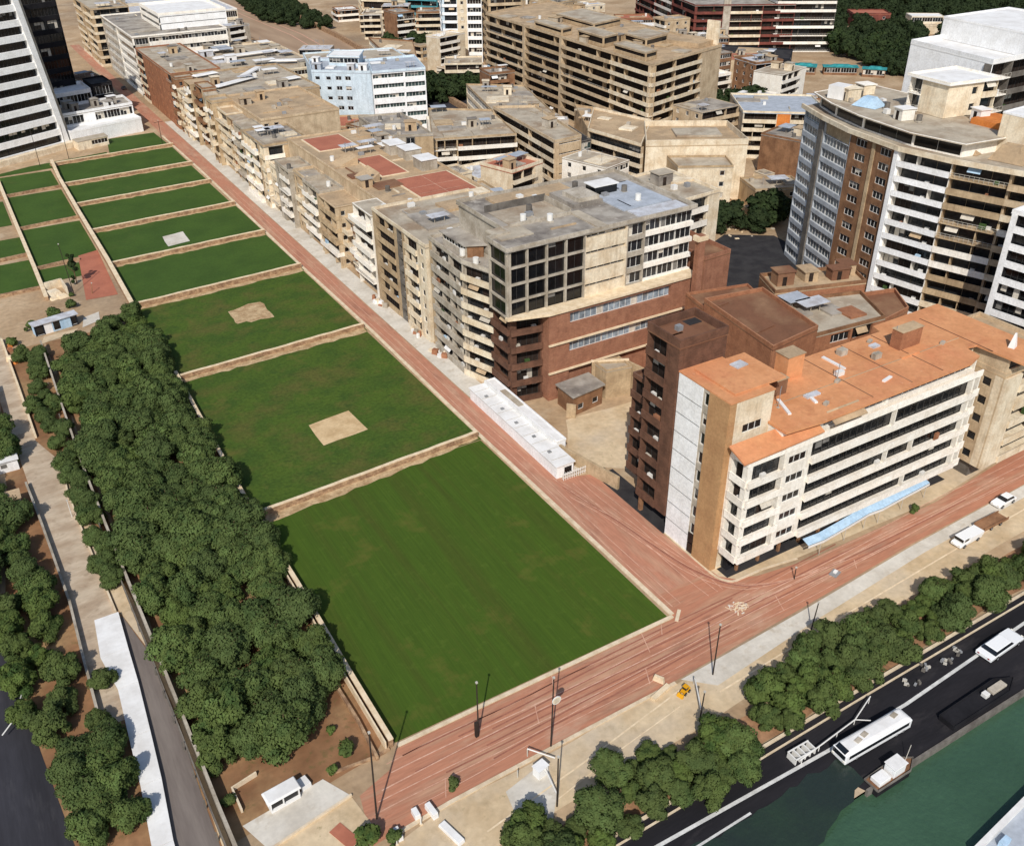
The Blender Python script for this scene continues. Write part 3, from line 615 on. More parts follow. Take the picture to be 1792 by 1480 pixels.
def balc_merged(w,d,ph,style,m):
    k=(round(w*4)/4,round(d,1),ph,style,m.name)
    if k in BM: return BM[k]
    w=k[0]; b=MB(); b.box(0,w,-d,0,-.24,0,m); 
    if style=='solid': b.box(0.004,w-.004,-d-.05,-d+.1,-.3,ph,m); b.box(.01,.13,-d+.1,-.1,0,ph-.02,m); b.box(w-.13,w-.01,-d+.1,-.1,0,ph-.02,m)
    else:
        b.box(0,w,-d-.02,-d+.05,ph-.06,ph,FR_GREY)
        n=max(2,int(w/1.2))
        for i in range(n+1): b.box(w*i/n-.03,w*i/n+.03,-d-.01,-d+.04,0,ph-.06,FR_GREY)
    BM[k]=b.mesh('balcony'); return BM[k]
def rect(x0,y0,x1,y1): return [(x0,y0),(x1,y0),(x1,y1),(x0,y1)]
def para(near,right,left):
    "parallelogram roof from its nearest, right and left corners (counter-clockwise)"
    return [near,right,(right[0]+left[0]-near[0],right[1]+left[1]-near[1]),left]

def frontage(B,x0,x1,y0,y1,z,seed,walls,depth=1.4):
    "uneven row of narrow house fronts facing the street, each its own height and set-back"
    r=random.Random(seed); y=y0
    while y<y1-5:
        w=min(r.uniform(8,13.5),y1-y)
        if y1-(y+w)<6: w=y1-y
        zz=z+r.choice((-6.2,-3.2,-3.2,-1.2,0,.8,2.4)); xx=x0+r.choice((-.6,0,.3,.9,1.8)); m=r.choice(walls); par=r.choice((m,W_CREAM,W_WHITE,W_SAND)); n=max(4,round(zz/3.2))
        o={'m':m,'par':par,'ww':3.6,'proj':r.choice((.5,.9,1.2)),'ph':.85,'gl':r.choice((G_BRN,G_BLACK,G_BLACK)),'irr':True,'awn':.22,'low':False}
        bays=r.choice(([('balc',1,o)],[('balc',6,o),('blank',1.5,{'m':W_SAND})],[('pun',3,{'k':1,'m':m,'ww':1.6}),('balc',6,o)],[('balc',5,o),('rib',1.6,{'m':W_BROWN,'gl':G_BRN,'sill':.4}),('balc',5,dict(o,par=W_CREAM))]))
        P=[(xx,y+.02),(x1-.02,y+.02),(x1-.02,y+w-.02),(xx,y+w-.02)]
        B.volume(P,0,zz,n,{3:(depth,bays),0:(.3,[('pun',1,{'k':2,'m':m,'ww':1.4,'wh':1.3})])},roof=r.choice((R_TAN,R_BEIGE,R_GREY,R_BEIGE)),par=r.choice((.3,.8,1.0)),over=.08,wall=m)
        if r.random()<.6: B.clutter(P,zz+.22,r.choice((1,2,3)),('unit','tank','hut','sheet','pipe','antenna'),mar=.9,big=.8)
        y+=w
# ---- orange-roofed apartment block at the road corner
B=Bld('apartment_building','white balcony apartment block with an orange roof at the corner of the two red roads','building',(106,83),near=True,seed=3,wall=W_WHITE)
front=[('balc',7.2,{'ww':3.4,'ph':.72,'finp':0,'proj':.45}),('pun',5.0,{'k':1,'ww':3.6,'wh':1.5,'sill':1.0}),('balc',36,{'ww':6,'ph':.72,'finp':.2,'awn':.05,'proj':.5,'blind':.1,'gl':G_BLACK}),('balc',1.6,{'ww':2.5,'proj':.3})]
B.volume([(81.6,75.4),(131.3,75.4),(131.3,89.6),(81.6,89.6)],3.9,20.8,5,{0:(.95,front),3:(.9,[('blank',11.0,{'m':W_WHITE}),('balc',3.2,{'ww':3.2,'ph':.9,'finp':0,'awn':.05})])},roof=W_WHITE,par=0,over=0)
# recessed ground floor with piers and shopfronts; black wall paints in overhang shade
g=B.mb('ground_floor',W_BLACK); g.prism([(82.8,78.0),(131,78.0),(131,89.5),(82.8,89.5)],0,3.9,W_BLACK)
for k in range(11):
    x=84.5+k*4.3
    B.window((x,78.0),(1,0),(0,-1),0,3.6,.3,3.2,.02,gl=G_BLACK,fr=FR_DARK,blind=.15); B.loose('pier',(x-.35,77.3),.4,.4,0,3.88,0,W_BROWN)
B.window((82.8,88.5),(0,-1),(-1,0),5.6,9.6,.4,3.2,.02,gl=G_BLACK,fr=FR_DARK,blind=0)
# set-back top storey
top=[('pun',7,{'k':1,'ww':4,'wh':1.3,'sill':.9,'m':W_WHITE}),('rib',12,{'ww':4,'sill':.9,'head':.3,'gl':G_BLACK,'blind':.1}),('rib',18,{'ww':4.5,'sill':1.0,'head':.3,'gl':G_BLACK,'blind':.1})]
B.volume([(88.4,76.4),(130.6,76.4),(130.6,89.4),(88.4,89.4)],20.9,23.9,1,{0:(.8,top)},roof=R_ORANGE,par=0,over=.05)
p=B.mb('terrace_parapet',W_WHITE)
p.box(88.5,131.4,75.3,75.5,20.9,22.0,W_WHITE); p.box(81.5,88.4,75.3,75.5,20.9,21.6,W_WHITE); p.box(81.5,81.7,75.5,78.9,20.9,21.6,W_WHITE)
# orange roofs
R=B.mb('roof',R_ORANGE)
R.prism([(88.2,75.6),(95,75.0),(127.4,75.2),(130.6,76.2),(131.2,79.2),(133.4,78.8),(134.0,70.6),(141.6,70.4),(141.2,92.6),(124.6,92.4),(124.0,90.4),(88.2,90.4)],24.0,24.35,R_ORANGE)
t=B.mb('terrace_canopy',R_ORANGE); t.hexa([(80.2,74.9,22.0),(95.2,74.8,22.5),(95.2,77.6,23.7),(80.2,78.2,23.2),(80.2,74.9,22.25),(95.2,74.8,22.75),(95.2,77.6,23.95),(80.2,78.2,23.45)],R_ORANGE)
# head tower
T=[(80.6,79.2),(88.6,79.2),(88.6,90.1),(80.6,90.1)]
B.volume(T,0,29.4,9,{3:(.6,[('blank',5.2,{'m':W_BRIGHT,'part':'white_panel_wall','joints':True,'out':.05}),('pun',1.3,{'k':1,'ww':1.0,'wh':2.1,'sill':.6,'m':W_GREY}),('blank',4.1,{'m':W_GOLD,'part':'tan_tile_wall','out':.12})]),
  0:(.25,[('blank',1.0,{'m':W_GOLD,'part':'tan_tile_wall','out':.02}),('pun',6.4,{'k':1,'ww':3.6,'wh':1.4,'sill':1.0,'m':W_CREAM,'from':7,'to':8})])},roof=R_ORANGE,par=0,over=.1,rth=.2)
B.loose('stair_roof',(87.2,84.8),9.5,8.6,29.65,29.9,0.0,R_ORANGE); B.loose('skylight',(88.5,86.5),2.2,1.6,29.95,30.15,.1,R_LILAC)
v=B.mb('ground_vent',G_BLACK)
for k in range(2): v.box(80.3,80.45,83.35,84.4,.6+k*1.9,2.3+k*1.9,G_BLACK)
# things on the big roof
for (x,y,w,d,h,m,lab) in ((100.2,87.6,3.4,2.6,4.0,R_ORANGE,'chimney_block'),(123.5,85.0,4.8,2.0,3.2,W_RBRICK,'chimney_block'),(95.0,84.5,2.2,1.6,2.6,R_BROWN,'chimney_block')):
    B.loose(lab,(x,y),w,d,24.3,24.3+h,0,m); B.loose('chimney_cap',(x,y),w+.25,d+.25,24.3+h,24.42+h,0,R_TAN)
for (x,y,l,a) in ((109,86.5,4.6,1.57),(98,80.4,2.6,1.3),(112,78.6,2.2,.2),(92.8,80.8,4.2,1.2)): B.loose('skylight_strip',(x,y),l,.5,24.33,24.6,a,R_WHITE)
for (x,y) in ((98.6,78.2),(116.5,85),(119.5,88.6),(105,82),(129,82)): B.loose('roof_vent',(x,y),.9,.6,24.33,24.8,.3,W_GREY)
B.clutter([(90,78),(130,78),(130,89.5),(90,89.5)],24.35,12,('unit','pipe','antenna','tank','skylight'),[R_ORANGE,R_TAN,W_GREY],mar=1)
rs=B.mb('roof_seam',R_BROWN)
for x in (106,114.5,121.5,133.5): rs.box(x,x+.14,76,90.2,24.33,24.42,R_BROWN)
rs.box(92,133,81.9,82.05,24.33,24.4,R_TAN)
ct=B.mb('roof_gable_canopy',R_ORANGE); ct.hexa([(97,74.6,23.2),(103.5,74.5,23.2),(103.5,76.6,24.3),(97,76.6,24.3),(97,74.6,23.35),(103.5,74.5,23.35),(103.5,76.6,24.5),(97,76.6,24.5)],R_TAN)
wp=B.mb('roof_finial',R_WHITE); wp.rbox((137.6,75.4),1.4,1.0,24.35,26.8,.3,R_WHITE,.25)
# dark recess then tan wing
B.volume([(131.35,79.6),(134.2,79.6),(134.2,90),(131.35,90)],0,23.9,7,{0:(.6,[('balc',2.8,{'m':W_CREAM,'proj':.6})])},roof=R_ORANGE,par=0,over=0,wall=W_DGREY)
wing=[('blank',4.2,{'m':W_CREAM,'part':'tan_column','out':.5}),('balc',12.5,{'m':W_TAN,'ww':4,'par':W_CREAM,'proj':.7})]
B.volume([(134.3,73.2),(151,73.6),(151,90.4),(134.3,90.4)],3.0,20.4,5,{0:(1.6,wing),3:(.3,[('pun',1,{'k':3,'m':W_TAN})])},roof=R_TAN,par=.9,over=.05,wall=W_TAN)
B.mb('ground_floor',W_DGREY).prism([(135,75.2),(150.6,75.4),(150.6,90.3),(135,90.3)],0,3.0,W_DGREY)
B.volume([(134.4,73.3),(141,73.3),(141,90.5),(134.4,90.5)],20.7,23.9,1,{0:(.4,[('rib',1,{'m':W_TAN})])},roof=R_ORANGE,par=0,over=0,wall=W_TAN)
B.done()
# blue awning
aw=empty('awning',(110,75,0),'long pale blue awning over the shopfronts of the orange roofed block','awning')
pts=[(94.8,73.6),(98,73.4),(104,73.9),(109,74.4),(112,74.2),(118,74.6),(124,74.9)]
b=MB()
for i in range(len(pts)-1):
    a,c=pts[i],pts[i+1]; w=1.1
    b.hexa([(a[0],a[1]-.2,2.9),(c[0],c[1]-.2,2.9),(c[0],c[1]+w,3.3),(a[0],a[1]+w,3.3),(a[0],a[1]-.2,2.98),(c[0],c[1]-.2,2.98),(c[0],c[1]+w,3.38),(a[0],a[1]+w,3.38)],W_LBLUE)
b.build('canopy',aw); b=MB(); b.wall([(p[0],p[1]-.25) for p in pts],.08,2.45,2.82,FR_WHITE); b.build('valance',aw)
for i in range(1,len(pts)):
    b=MB(); b.tube((pts[i][0]-.5,pts[i][1]-.1,0),(pts[i][0]-.5,pts[i][1]-.1,2.7),.05,.05,FR_GREY,6); b.build('post',aw)

# ---- dark brown narrow tower behind the white strip
B=Bld('brick_tower','dark brown brick tower with an open topped roof well beside the orange roofed block','building',(85,94),seed=5,wall=W_DBRICK)
P=[(80.3,90.2),(89.2,90.2),(89.2,97.6),(80.3,97.6)]
B.volume(P,3.4,33.0,8,{3:(1.3,[('balc',4.6,{'par':W_DBRICK,'ww':4,'gl':G_BRN,'proj':.1,'m':W_DBRICK}),('blank',2.6,{'m':W_DBRICK})]),0:(.2,[('blank',3,{}),('pun',6,{'k':2,'from':6,'to':7})])},roof=R_BROWN,par=1.5,over=.1)
B.mb('base',W_BLACK).prism([(83.8,90.6),(89,90.6),(89,97.5),(83.8,97.5)],0,3.4,W_BLACK); B.loose('column',(81,97),.6,.6,0,3.4,0,W_BROWN)  # base blackened to paint in the shaded void under the tower
B.loose('roof_well',(87,96.0),3.2,1.6,33.2,33.35,0,R_DARK); B.loose('roof_deck',(83.6,94),4.5,5,33.2,33.5,0,R_BROWN)
B.clutter(P,33.2,2,('unit','pipe'))
B.volume([(83.6,97.7),(89.2,97.7),(89.2,104.5),(83.6,104.5)],3.4,21,5,{3:(.8,[('balc',1,{'par':W_DBRICK,'gl':G_BRN,'m':W_DBRICK})])},roof=R_BROWN,par=.8,over=.05)
B.done()
# ---- brown flat-roofed brick complex behind it
B=Bld('brick_building','low brown brick building with several stepped brown flat roofs behind the orange roof','building',(125,112),seed=6,wall=W_RBRICK)
P=[(111.5,101.5),(124,103.2),(127.5,121.0),(114.5,123.0)]
B.volume(P,0,19.2,5,{0:(.3,[('pun',1,{'k':3,'from':3,'to':4})]),3:(.3,[('blank',1,{})])},roof=R_BROWN,par=1.0,over=.05)
P2=[(124.4,104.5),(142,103.0),(147,113.5),(128,119.5)]
B.volume(P2,0,16.8,5,{0:(.6,[('blank',5,{}),('rib',6,{}),('balc',6,{'m':W_RBRICK}),('blank',3,{})])},roof=R_BEIGE,par=.9,over=.05,wall=W_BROWN)
B.clutter(P2,17.0,7,('hut','unit','sheet','slab'),[R_GREY,R_BEIGE,R_WHITE,W_RBRICK])
P3=[(129.5,119.5),(148.5,113.8),(152,121),(133,127.5)]
B.volume(P3,0,18.6,5,{0:(.3,[('blank',1,{})])},roof=R_TAN,par=.9,over=.05,wall=W_BROWN); B.clutter(P3,18.8,4,('slab','hut'),[R_BROWN,R_TAN])
P4=[(142.3,103.2),(150.5,104.5),(155.5,112),(148,114)]
B.volume(P4,0,15.8,5,{0:(.4,[('blank',4,{}),('pun',3,{'k':1})])},roof=R_BROWN,par=1,over=.05); B.clutter(P,19.4,2,('slab','pipe'),[R_BROWN])
P5=[(114.7,123.4),(127.6,121.4),(129.4,127.0),(116,130)]
B.volume(P5,0,17.6,5,{},roof=R_BROWN,par=.7,over=.05)
B.done()
# ---- brick and glass building with chimney
B=Bld('office_building','long red brick and dark glass building with a white grid front and a slim chimney','building',(105,145),seed=8,wall=W_BRICK)
P=[(87.0,134.8),(122.5,135.0),(122.5,160),(87.0,160)]
B.volume(P,0,18.4,3,{0:(.9,[('blank',4.6,{}),('rib',26,{'ww':8,'sill':3.4,'head':.4,'gl':G_BLUE,'blind':.6,'from':1,'to':3}),('blank',6,{})])},roof=R_BEIGE,par=0,over=.05)
bl=B.mb('string_course',COPE)
for z in (6.0,12.1): bl.box(86.9,121,134.4,134.8,z,z+.3,COPE)
s_=B.mb('roof_ledge',COPE); s_.prism([(79.0,136.6),(87,134.4),(123,134.6),(123,137.6),(79.0,137.6)],18.65,19.15,COPE)
# dark brown balcony corner on the street
B.volume([(80.4,138.2),(86.9,137.2),(86.9,144.8),(80.4,144.8)],0,18.4,5,{3:(1.4,[('balc',1,{'m':W_DBRICK,'par':W_DBRICK,'gl':G_BRN,'proj':.5})]),0:(1.4,[('balc',1,{'m':W_DBRICK,'par':W_DBRICK,'gl':G_BRN,'proj':.5})])},roof=R_BROWN,par=0,wall=W_DBRICK)
# glass storeys
P=[(79.4,137.2),(123,137.6),(123,165),(84.3,165),(84.3,144.2),(79.4,143.9)]
fr_=[('grid',15.5,{'k':4,'m':W_GREY}),('rib',9,{'m':W_CREAM,'sill':2.3,'ww':3.5,'gl':G_BLACK}),('rib',4,{'m':W_GREY,'sill':.5,'ww':4,'gl':G_DARK}),('rib',11,{'m':W_WHITE,'sill':.7,'head':.2,'ww':4,'gl':G_DARK,'piers':False})]
B.volume(P,18.7,32.0,4,{0:(.8,fr_),5:(.8,[('grid',1,{'k':1,'m':W_GREY})])},roof=R_GREY,par=.9,over=.4,wall=W_GREY,parm=W_GREY)
B.loose('roof_well',(93,152),13,9,32.24,32.35,0,R_BEIGE); 
q=B.mb('well_wall',W_DGREY); q.box(86,100,157,157.3,32.2,33.6,W_DGREY); q.box(99.8,100,147.5,157,32.2,33.4,W_GREY); q.box(86,99.8,147.2,147.5,32.2,32.9,W_GREY)
B.loose('roof_deck',(105.5,154),7,9,32.20,33.10,0,R_GREY); B.loose('roof_deck',(115.5,150.5),12,15,32.20,32.50,0,R_BLUEG)
B.loose('roof_hut',(112.5,155),5.5,3.4,32.50,34.20,0,G_BLACK); B.loose('hut_roof',(112.5,155),6.1,4.0,34.20,34.40,0,R_WHITE)
B.loose('roof_deck',(99,161.5),18,5,32.2,32.7,0,R_TAN); B.loose('roof_deck',(101,143),2.2,10,32.2,32.5,0,R_BEIGE); B.loose('roof_deck',(84.5,145),7,6,32.2,32.45,0,R_BEIGE); B.loose('roof_deck',(116,140.5),12,4,32.2,32.5,0,R_LILAC); B.loose('roof_hut',(106,153),5,6,33.1,33.9,0,W_GREY)
B.clutter(rect(85,140,122,164),32.2,16,('unit','pipe','tank'))
ch=B.mb('chimney',W_BRICK); ch.rbox((120.8,132.6),1.5,1.5,0,28.5,0,W_BRICK,.92); ch.rbox((120.8,132.6),2.6,1.6,27.4,28.4,0,COPE)
cb=B.mb('chimney_foot',COPE); cb.rbox((120.8,132.4),3.4,2.4,11.0,11.6,0,COPE)
B.volume([(124.3,134.5),(131.5,135),(131.5,150),(124.3,150)],0,21.5,5,{0:(.3,[('blank',1,{})])},roof=R_BROWN,par=1)
B.volume([(128.3,148),(140,149),(140,168),(128.3,167)],0,29,9,{0:(1.0,[('balc',6,{'m':W_CREAM,'par':W_WHITE,'ww':3}),('blank',2.5,{'m':W_CREAM})])},roof=R_BEIGE,par=.8,wall=W_CREAM)
B.clutter(rect(128.3,149,140,167),29.2,4,('hut','slab','unit'))
B.done()
# low yard annex in front of the brick wall
B=Bld('yard_annex','small brown roofed hut and sandy yard walls below the long red brick wall','building',(95,128),seed=12,wall=W_BROWN)
B.volume([(88,127.5),(95.5,128.5),(95.5,133.5),(88,133)],0,4.2,1,{0:(.2,[('pun',1,{'k':2,'ww':1.4,'wh':1.2})])},roof=R_GREY,par=0,over=.4)
q=MB(); q.wall([(86.8,128),(88,126.6)],.3,0,3,W_SAND); q.build('gate_pier',B.root); q=B.mb('yard_wall',W_SAND); q.wall([(96.5,133.8),(103,130.5),(104.5,122),(103.5,108)],.45,0,6.5,W_SAND); q=B.mb('yard_wall_coping',COPE); q.wall([(96.5,134.1),(103.3,130.7)],.5,6.5,6.8,COPE)
B.volume([(97,129.5),(102.4,128.6),(102.6,133),(97,133.6)],0,6,2,{},roof=R_BEIGE,par=.6,over=.05,wall=W_SAND)
B.done()
# ---- grey balcony block on the street
B=Bld('apartment_building','grey concrete corner block with stacked angular balconies next to the white shed','building',(84,160),seed=9,wall=W_GREY)
P=[(78.6,153.6),(81.4,145.0),(84.1,145.0),(84.1,169),(79.0,169)]
B.volume(P,0,24.3,8,{0:(1.1,[('balc',1,{'ww':4,'proj':.5,'par':W_CREAM,'finp':0})]),4:(1.1,[('blank',1.3,{'m':W_SAND}),('balc',8,{'ww':4,'proj':.4}),('balc',6,{'ww':3,'proj':.4})])},roof=R_GREY,par=.9,over=.1)
P2=[(80.6,155.5),(83.8,154.0),(83.8,164.5),(80.3,165)]
B.volume(P2,24.5,27.0,1,{3:(.3,[('rib',1,{})])},roof=R_GREY,par=0,over=.5,wall=W_BROWN); B.clutter(P,24.6,2,('unit','tank'),mar=.8)
B.done()
# ---- tan street block
B=Bld('apartment_building','tan and cream street block with a dark vertical slot between balcony bays','building',(92,184),seed=10,wall=W_CREAM)
P=[(78.6,170.0),(104,171.5),(104,198),(78.6,198)]
sf=[('blank',1.6,{'m':W_SAND}),('balc',9.5,{'m':W_SAND,'gl':G_BRN,'ww':4.5,'proj':.1}),('blank',1.4,{'m':W_SAND}),('rib',2.6,{'m':W_DGREY,'sill':.3,'gl':G_BLACK}),('blank',1.2,{'m':W_SAND}),('balc',6.0,{'m':W_CREAM,'ww':3,'proj':.3}),('pun',4,{'k':1,'m':W_CREAM})]
B.volume(P,0,22,7,{3:(1.0,sf),0:(.6,[('pun',6,{'k':1,'ww':2.6,'wh':1.4}),('blank',3,{'m':W_SAND}),('pun',16,{'k':4})])},roof=R_BEIGE,par=.9,over=.1)
B.loose('roof_deck',(88,184),9,11,22.2,22.7,0,R_GREY); B.loose('roof_deck',(97,190),9,6,22.2,22.8,0,R_TAN); B.loose('white_shell_roof',(100.5,182),4,6.5,22.2,23.0,.2,R_WHITE,.8)
B.clutter(P,22.2,14,('hut','unit','sheet','pipe','tank')); B.done()
# ---- block with red roof courts
B=Bld('apartment_building','long tan street block with red painted courts on its roof','building',(95,236),seed=11,wall=W_TAN)
P=[(85,198.6),(112,199.4),(112,275),(85,276)]
frontage(B,78.2,84.98,198.7,276,19.4,5,[W_CREAM,W_TAN,W_GREY,W_CREAM,W_WHITE])
B.volume(P,0,19.6,6,{0:(.5,[('pun',8,{'k':2}),('blank',8,{}),('rib',10,{'m':W_CREAM})])},roof=R_TAN,par=.6,over=.05)
for c,w,d in (((102.6,213.5),15,17),((97.5,236),7,18),((94.0,265.0),11,14)):
    B.loose('court_kerb',c,w+1,d+1,19.8,20.0,0,COPE); B.loose('court_surface',c,w,d,20.0,20.06,0,R_RED)
q=B.mb('court_line',LINE)
q.box(95.3,109.9,213.4,213.55,20.07,20.08,LINE); q.box(102.5,102.65,205.2,221.9,20.09,20.1,LINE); q.box(95.3,109.9,208.2,208.32,20.11,20.12,LINE)
q=B.mb('roof_wedge',R_TAN); q.hexa([(88,222,19.8),(92,224,19.8),(92,232,19.8),(88,230,19.8),(88.5,223,20.2),(92,224,22),(92,232,22),(87,230,20.2)],R_TAN)
q=MB(); q.hexa([(87,240,19.8),(93,241,19.8),(93,247,19.8),(87,247,19.8),(88,241,20.2),(93,241,22),(93,247,22),(88,247,20.2)],R_TAN); q.build('roof_wedge',B.root)
for c in ((107.5,239),(107,228),(106,246)): B.loose('roof_hut',c,4.5,5.5,19.8,22.6,0,W_GREY); B.loose('hut_roof',c,5,6,22.6,22.8,0,R_WHITE)
B.clutter(P,19.8,40,('unit','pipe','tank','sheet','slab','deck','antenna','hut'),[R_TAN,R_BEIGE,W_CREAM,R_GREY,R_BROWN],avoid=((102.6,15,213.5,17),(97.5,7,236,18),(94,11,265,14))); B.done()
# ---- farther street row
def simple(name,label,P,z,n,faces,roof,wall,par=.8,clut=8,kinds=('slab','deck','hut','unit','tank','pipe','sheet','deck','antenna'),mats=None,seed=1,z0=0,near=False,over=.1,cat='building',group=None,big=1.0,fr=FR_WHITE,parm=None):
    c=(sum(p[0] for p in P)/len(P),sum(p[1] for p in P)/len(P))
    B=Bld(name,label,cat,c,group,near,seed,wall,fr); B.volume(P,z0,z,n,faces,roof=roof,par=par,over=over,parm=parm)
    if clut: B.clutter(P,z+.22,int(clut*1.6),kinds,mats,big=big)
    return B
A3=lambda m,par=W_CREAM: [('balc',9,{'m':m,'par':par,'ww':4.5,'proj':.5}),('blank',1.6,{'m':W_SAND}),('balc',7,{'m':m,'par':W_WHITE,'ww':3.5,'proj':.4}),('pun',5,{'k':2,'m':m}),('rib',2.4,{'m':W_BROWN,'gl':G_BRN})]
simple('apartment_building','narrow street block with pink white curved balconies beyond the red roof courts',rect(77.6,276.5,92,297),18.2,5,{3:(1.5,[('balc',7,{'m':W_CREAM,'par':W_WHITE,'ww':3.5,'proj':.9}),('balc',7,{'m':W_CREAM,'par':W_WHITE,'ww':3.5,'proj':.7}),('blank',2,{'m':W_SAND}),('balc',4,{'m':W_CREAM})]),0:(.9,[('balc',6,{'par':W_WHITE,'m':W_CREAM}),('blank',8,{})])},R_GREY,W_SAND,clut=7,seed=21).done()
B=simple('apartment_building','flat tan roofed street block with a raised square roof terrace',rect(84,297.5,110,336),20.5,6,{0:(.5,[('pun',8,{'k':2}),('blank',24,{})])},R_TAN,W_TAN,clut=9,seed=22,kinds=('slab','unit','pipe','slab','hut'),mats=[R_TAN,R_BEIGE]); frontage(B,77.6,83.98,297.6,335.9,20,8,[W_GREY,W_SAND,W_CREAM]); B.done()
B=simple('apartment_building','street block with long white vaulted sheets over its beige roof',rect(84,336.5,118,384),19.5,6,{0:(.4,[('blank',1,{})])},R_BEIGE,W_SAND,clut=10,seed=23,mats=[R_BEIGE,R_TAN,R_GREY,W_CREAM])
frontage(B,77.4,83.98,336.6,383.9,19,12,[W_SAND,W_BROWN,W_GREY,W_CREAM])
for (x,y,w,d,a) in ((94,358,20,3.0,.5),(104,372,18,2.6,.9),(112,352,9,3.4,.2),(88,377,10,3,.3)):
    B.loose('white_roof_sheet',(x,y),w,d,20.6,21.0,a,R_WHITE,.85)
B.done()
simple('apartment_building','orange brown brick street block with tiny punched windows near the far end',rect(77,385,96,447),20,6,{3:(.6,[('balc',10,{'m':W_RBRICK,'par':W_CREAM,'gl':G_BRN}),('pun',14,{'k':4,'ww':1.2,'wh':1.3}),('blank',4,{}),('pun',16,{'k':3,'ww':1.2,'wh':1.4}),('balc',6,{'m':W_RBRICK,'par':W_RBRICK,'gl':G_BRN})])},R_BEIGE,W_RBRICK,clut=9,seed=24).done()
B=simple('warehouse','low broad block with white curving roof edges behind the orange brick street block',rect(97,388,138,452),16,5,{0:(.4,[('rib',1,{})])},R_BEIGE,W_CREAM,clut=14,seed=25,kinds=('slab','sheet','hut','unit'),mats=[R_BEIGE,R_GREY,R_WHITE,R_LILAC],big=1.5)
for (x,y,w,d,a) in ((118,424,30,3.4,.1),(108,440,26,3,.0),(126,402,22,3,-.5)): B.loose('white_roof_sheet',(x,y),w,d,17.4,17.9,a,R_WHITE,.9)
B.done()
B=simple('office_building','grey and white terraced block with rooftop parapets at the far end of the street',rect(77,450,118,520),24,6,{0:(.8,[('rib',5,{'m':W_GREY}),('rib',25,{'m':W_WHITE,'sill':1.8})]),3:(.8,[('rib',8,{'m':W_GREY}),('rib',8,{'m':W_WHITE})])},R_GREY,W_GREY,clut=10,seed=26,big=1.5,parm=W_WHITE)
B.volume(rect(92,462,122,500),24.3,30,2,{0:(.5,[('rib',1,{'m':W_BRIGHT,'sill':2.2})]),3:(.5,[('rib',1,{'m':W_WHITE})])},roof=R_WHITE,par=1.2,wall=W_WHITE); B.done()
simple('apartment_building','beige balcony block left of the grey white terraced block at the top',rect(74,528,92,580),26,7,{0:(1.4,[('balc',1,{'par':W_CREAM,'ww':4})]),3:(1.4,[('balc',8,{'par':W_CREAM,'ww':4}),('blank',2,{}),('balc',8,{'par':W_CREAM})])},R_BEIGE,W_SAND,clut=6,seed=27,big=1.6).done()
simple('warehouse','wide pale roofed hall at the very top left above the terraces',rect(96,545,150,640),18,4,{0:(.5,[('rib',1,{'m':W_CREAM})])},R_LILAC,W_CREAM,clut=10,seed=28,kinds=('slab','unit','hut'),big=2,parm=W_WHITE).done()
# ---- blue-white block
B=Bld('apartment_building','pale blue white block with a stepped roof in the middle of the old quarter','building',(140,358),near=False,seed=30,wall=W_PALE)
B.volume([(121.3,353),(139,338.5),(147,360),(128,374)],0,21.5,6,{0:(.5,[('pun',7,{'k':2,'ww':1.8,'wh':1.3}),('pun',6,{'k':2,'ww':2.2,'wh':1.5}),('blank',6,{})]),3:(.5,[('pun',8,{'k':3,'ww':2.4,'wh':1.4}),('blank',4,{})])},roof=R_BLUEG,par=1,over=.05)
B.volume([(139.2,338.2),(159,333.8),(166,358),(147.2,360)],0,21.5,6,{0:(.9,[('rib',12,{'m':W_BRIGHT,'sill':1.6,'gl':G_GREEN,'ww':8}),('rib',8,{'m':W_BRIGHT,'sill':1.4,'gl':G_GREEN,'ww':8})])},roof=R_BLUEG,par=1,over=.1)
B.volume([(128,374),(166,358.5),(170,388),(134,398)],0,19.5,5,{},roof=R_BEIGE,par=.8)
B.volume([(131,360),(140,352),(146,362),(137,369)],21.7,25,1,{0:(.4,[('rib',1,{})])},roof=R_WHITE,par=.5,over=.5)
B.clutter([(121.3,353),(139,338.5),(147,360),(128,374)],21.8,8,('sheet','unit','hut','slab'),[R_BLUEG,R_LILAC,R_WHITE]); B.clutter([(139.2,338.2),(159,333.8),(166,358),(147.2,360)],21.8,6,('sheet','slab','unit'),[R_BLUEG,R_WHITE]); B.clutter([(128,374),(166,358.5),(170,388),(134,398)],19.8,9,('slab','sheet','hut'),[R_TAN,R_WHITE,R_LILAC]); B.done()
B=simple('warehouse','long brown flat roof behind the pale blue white block',[(172,392),(180,384),(200,432),(186,452)],13,4,{0:(.4,[('blank',1,{})]),3:(.4,[('rib',1,{'m':W_CREAM})])},R_TAN,W_BROWN,clut=4,seed=31,big=1.4); B.done()
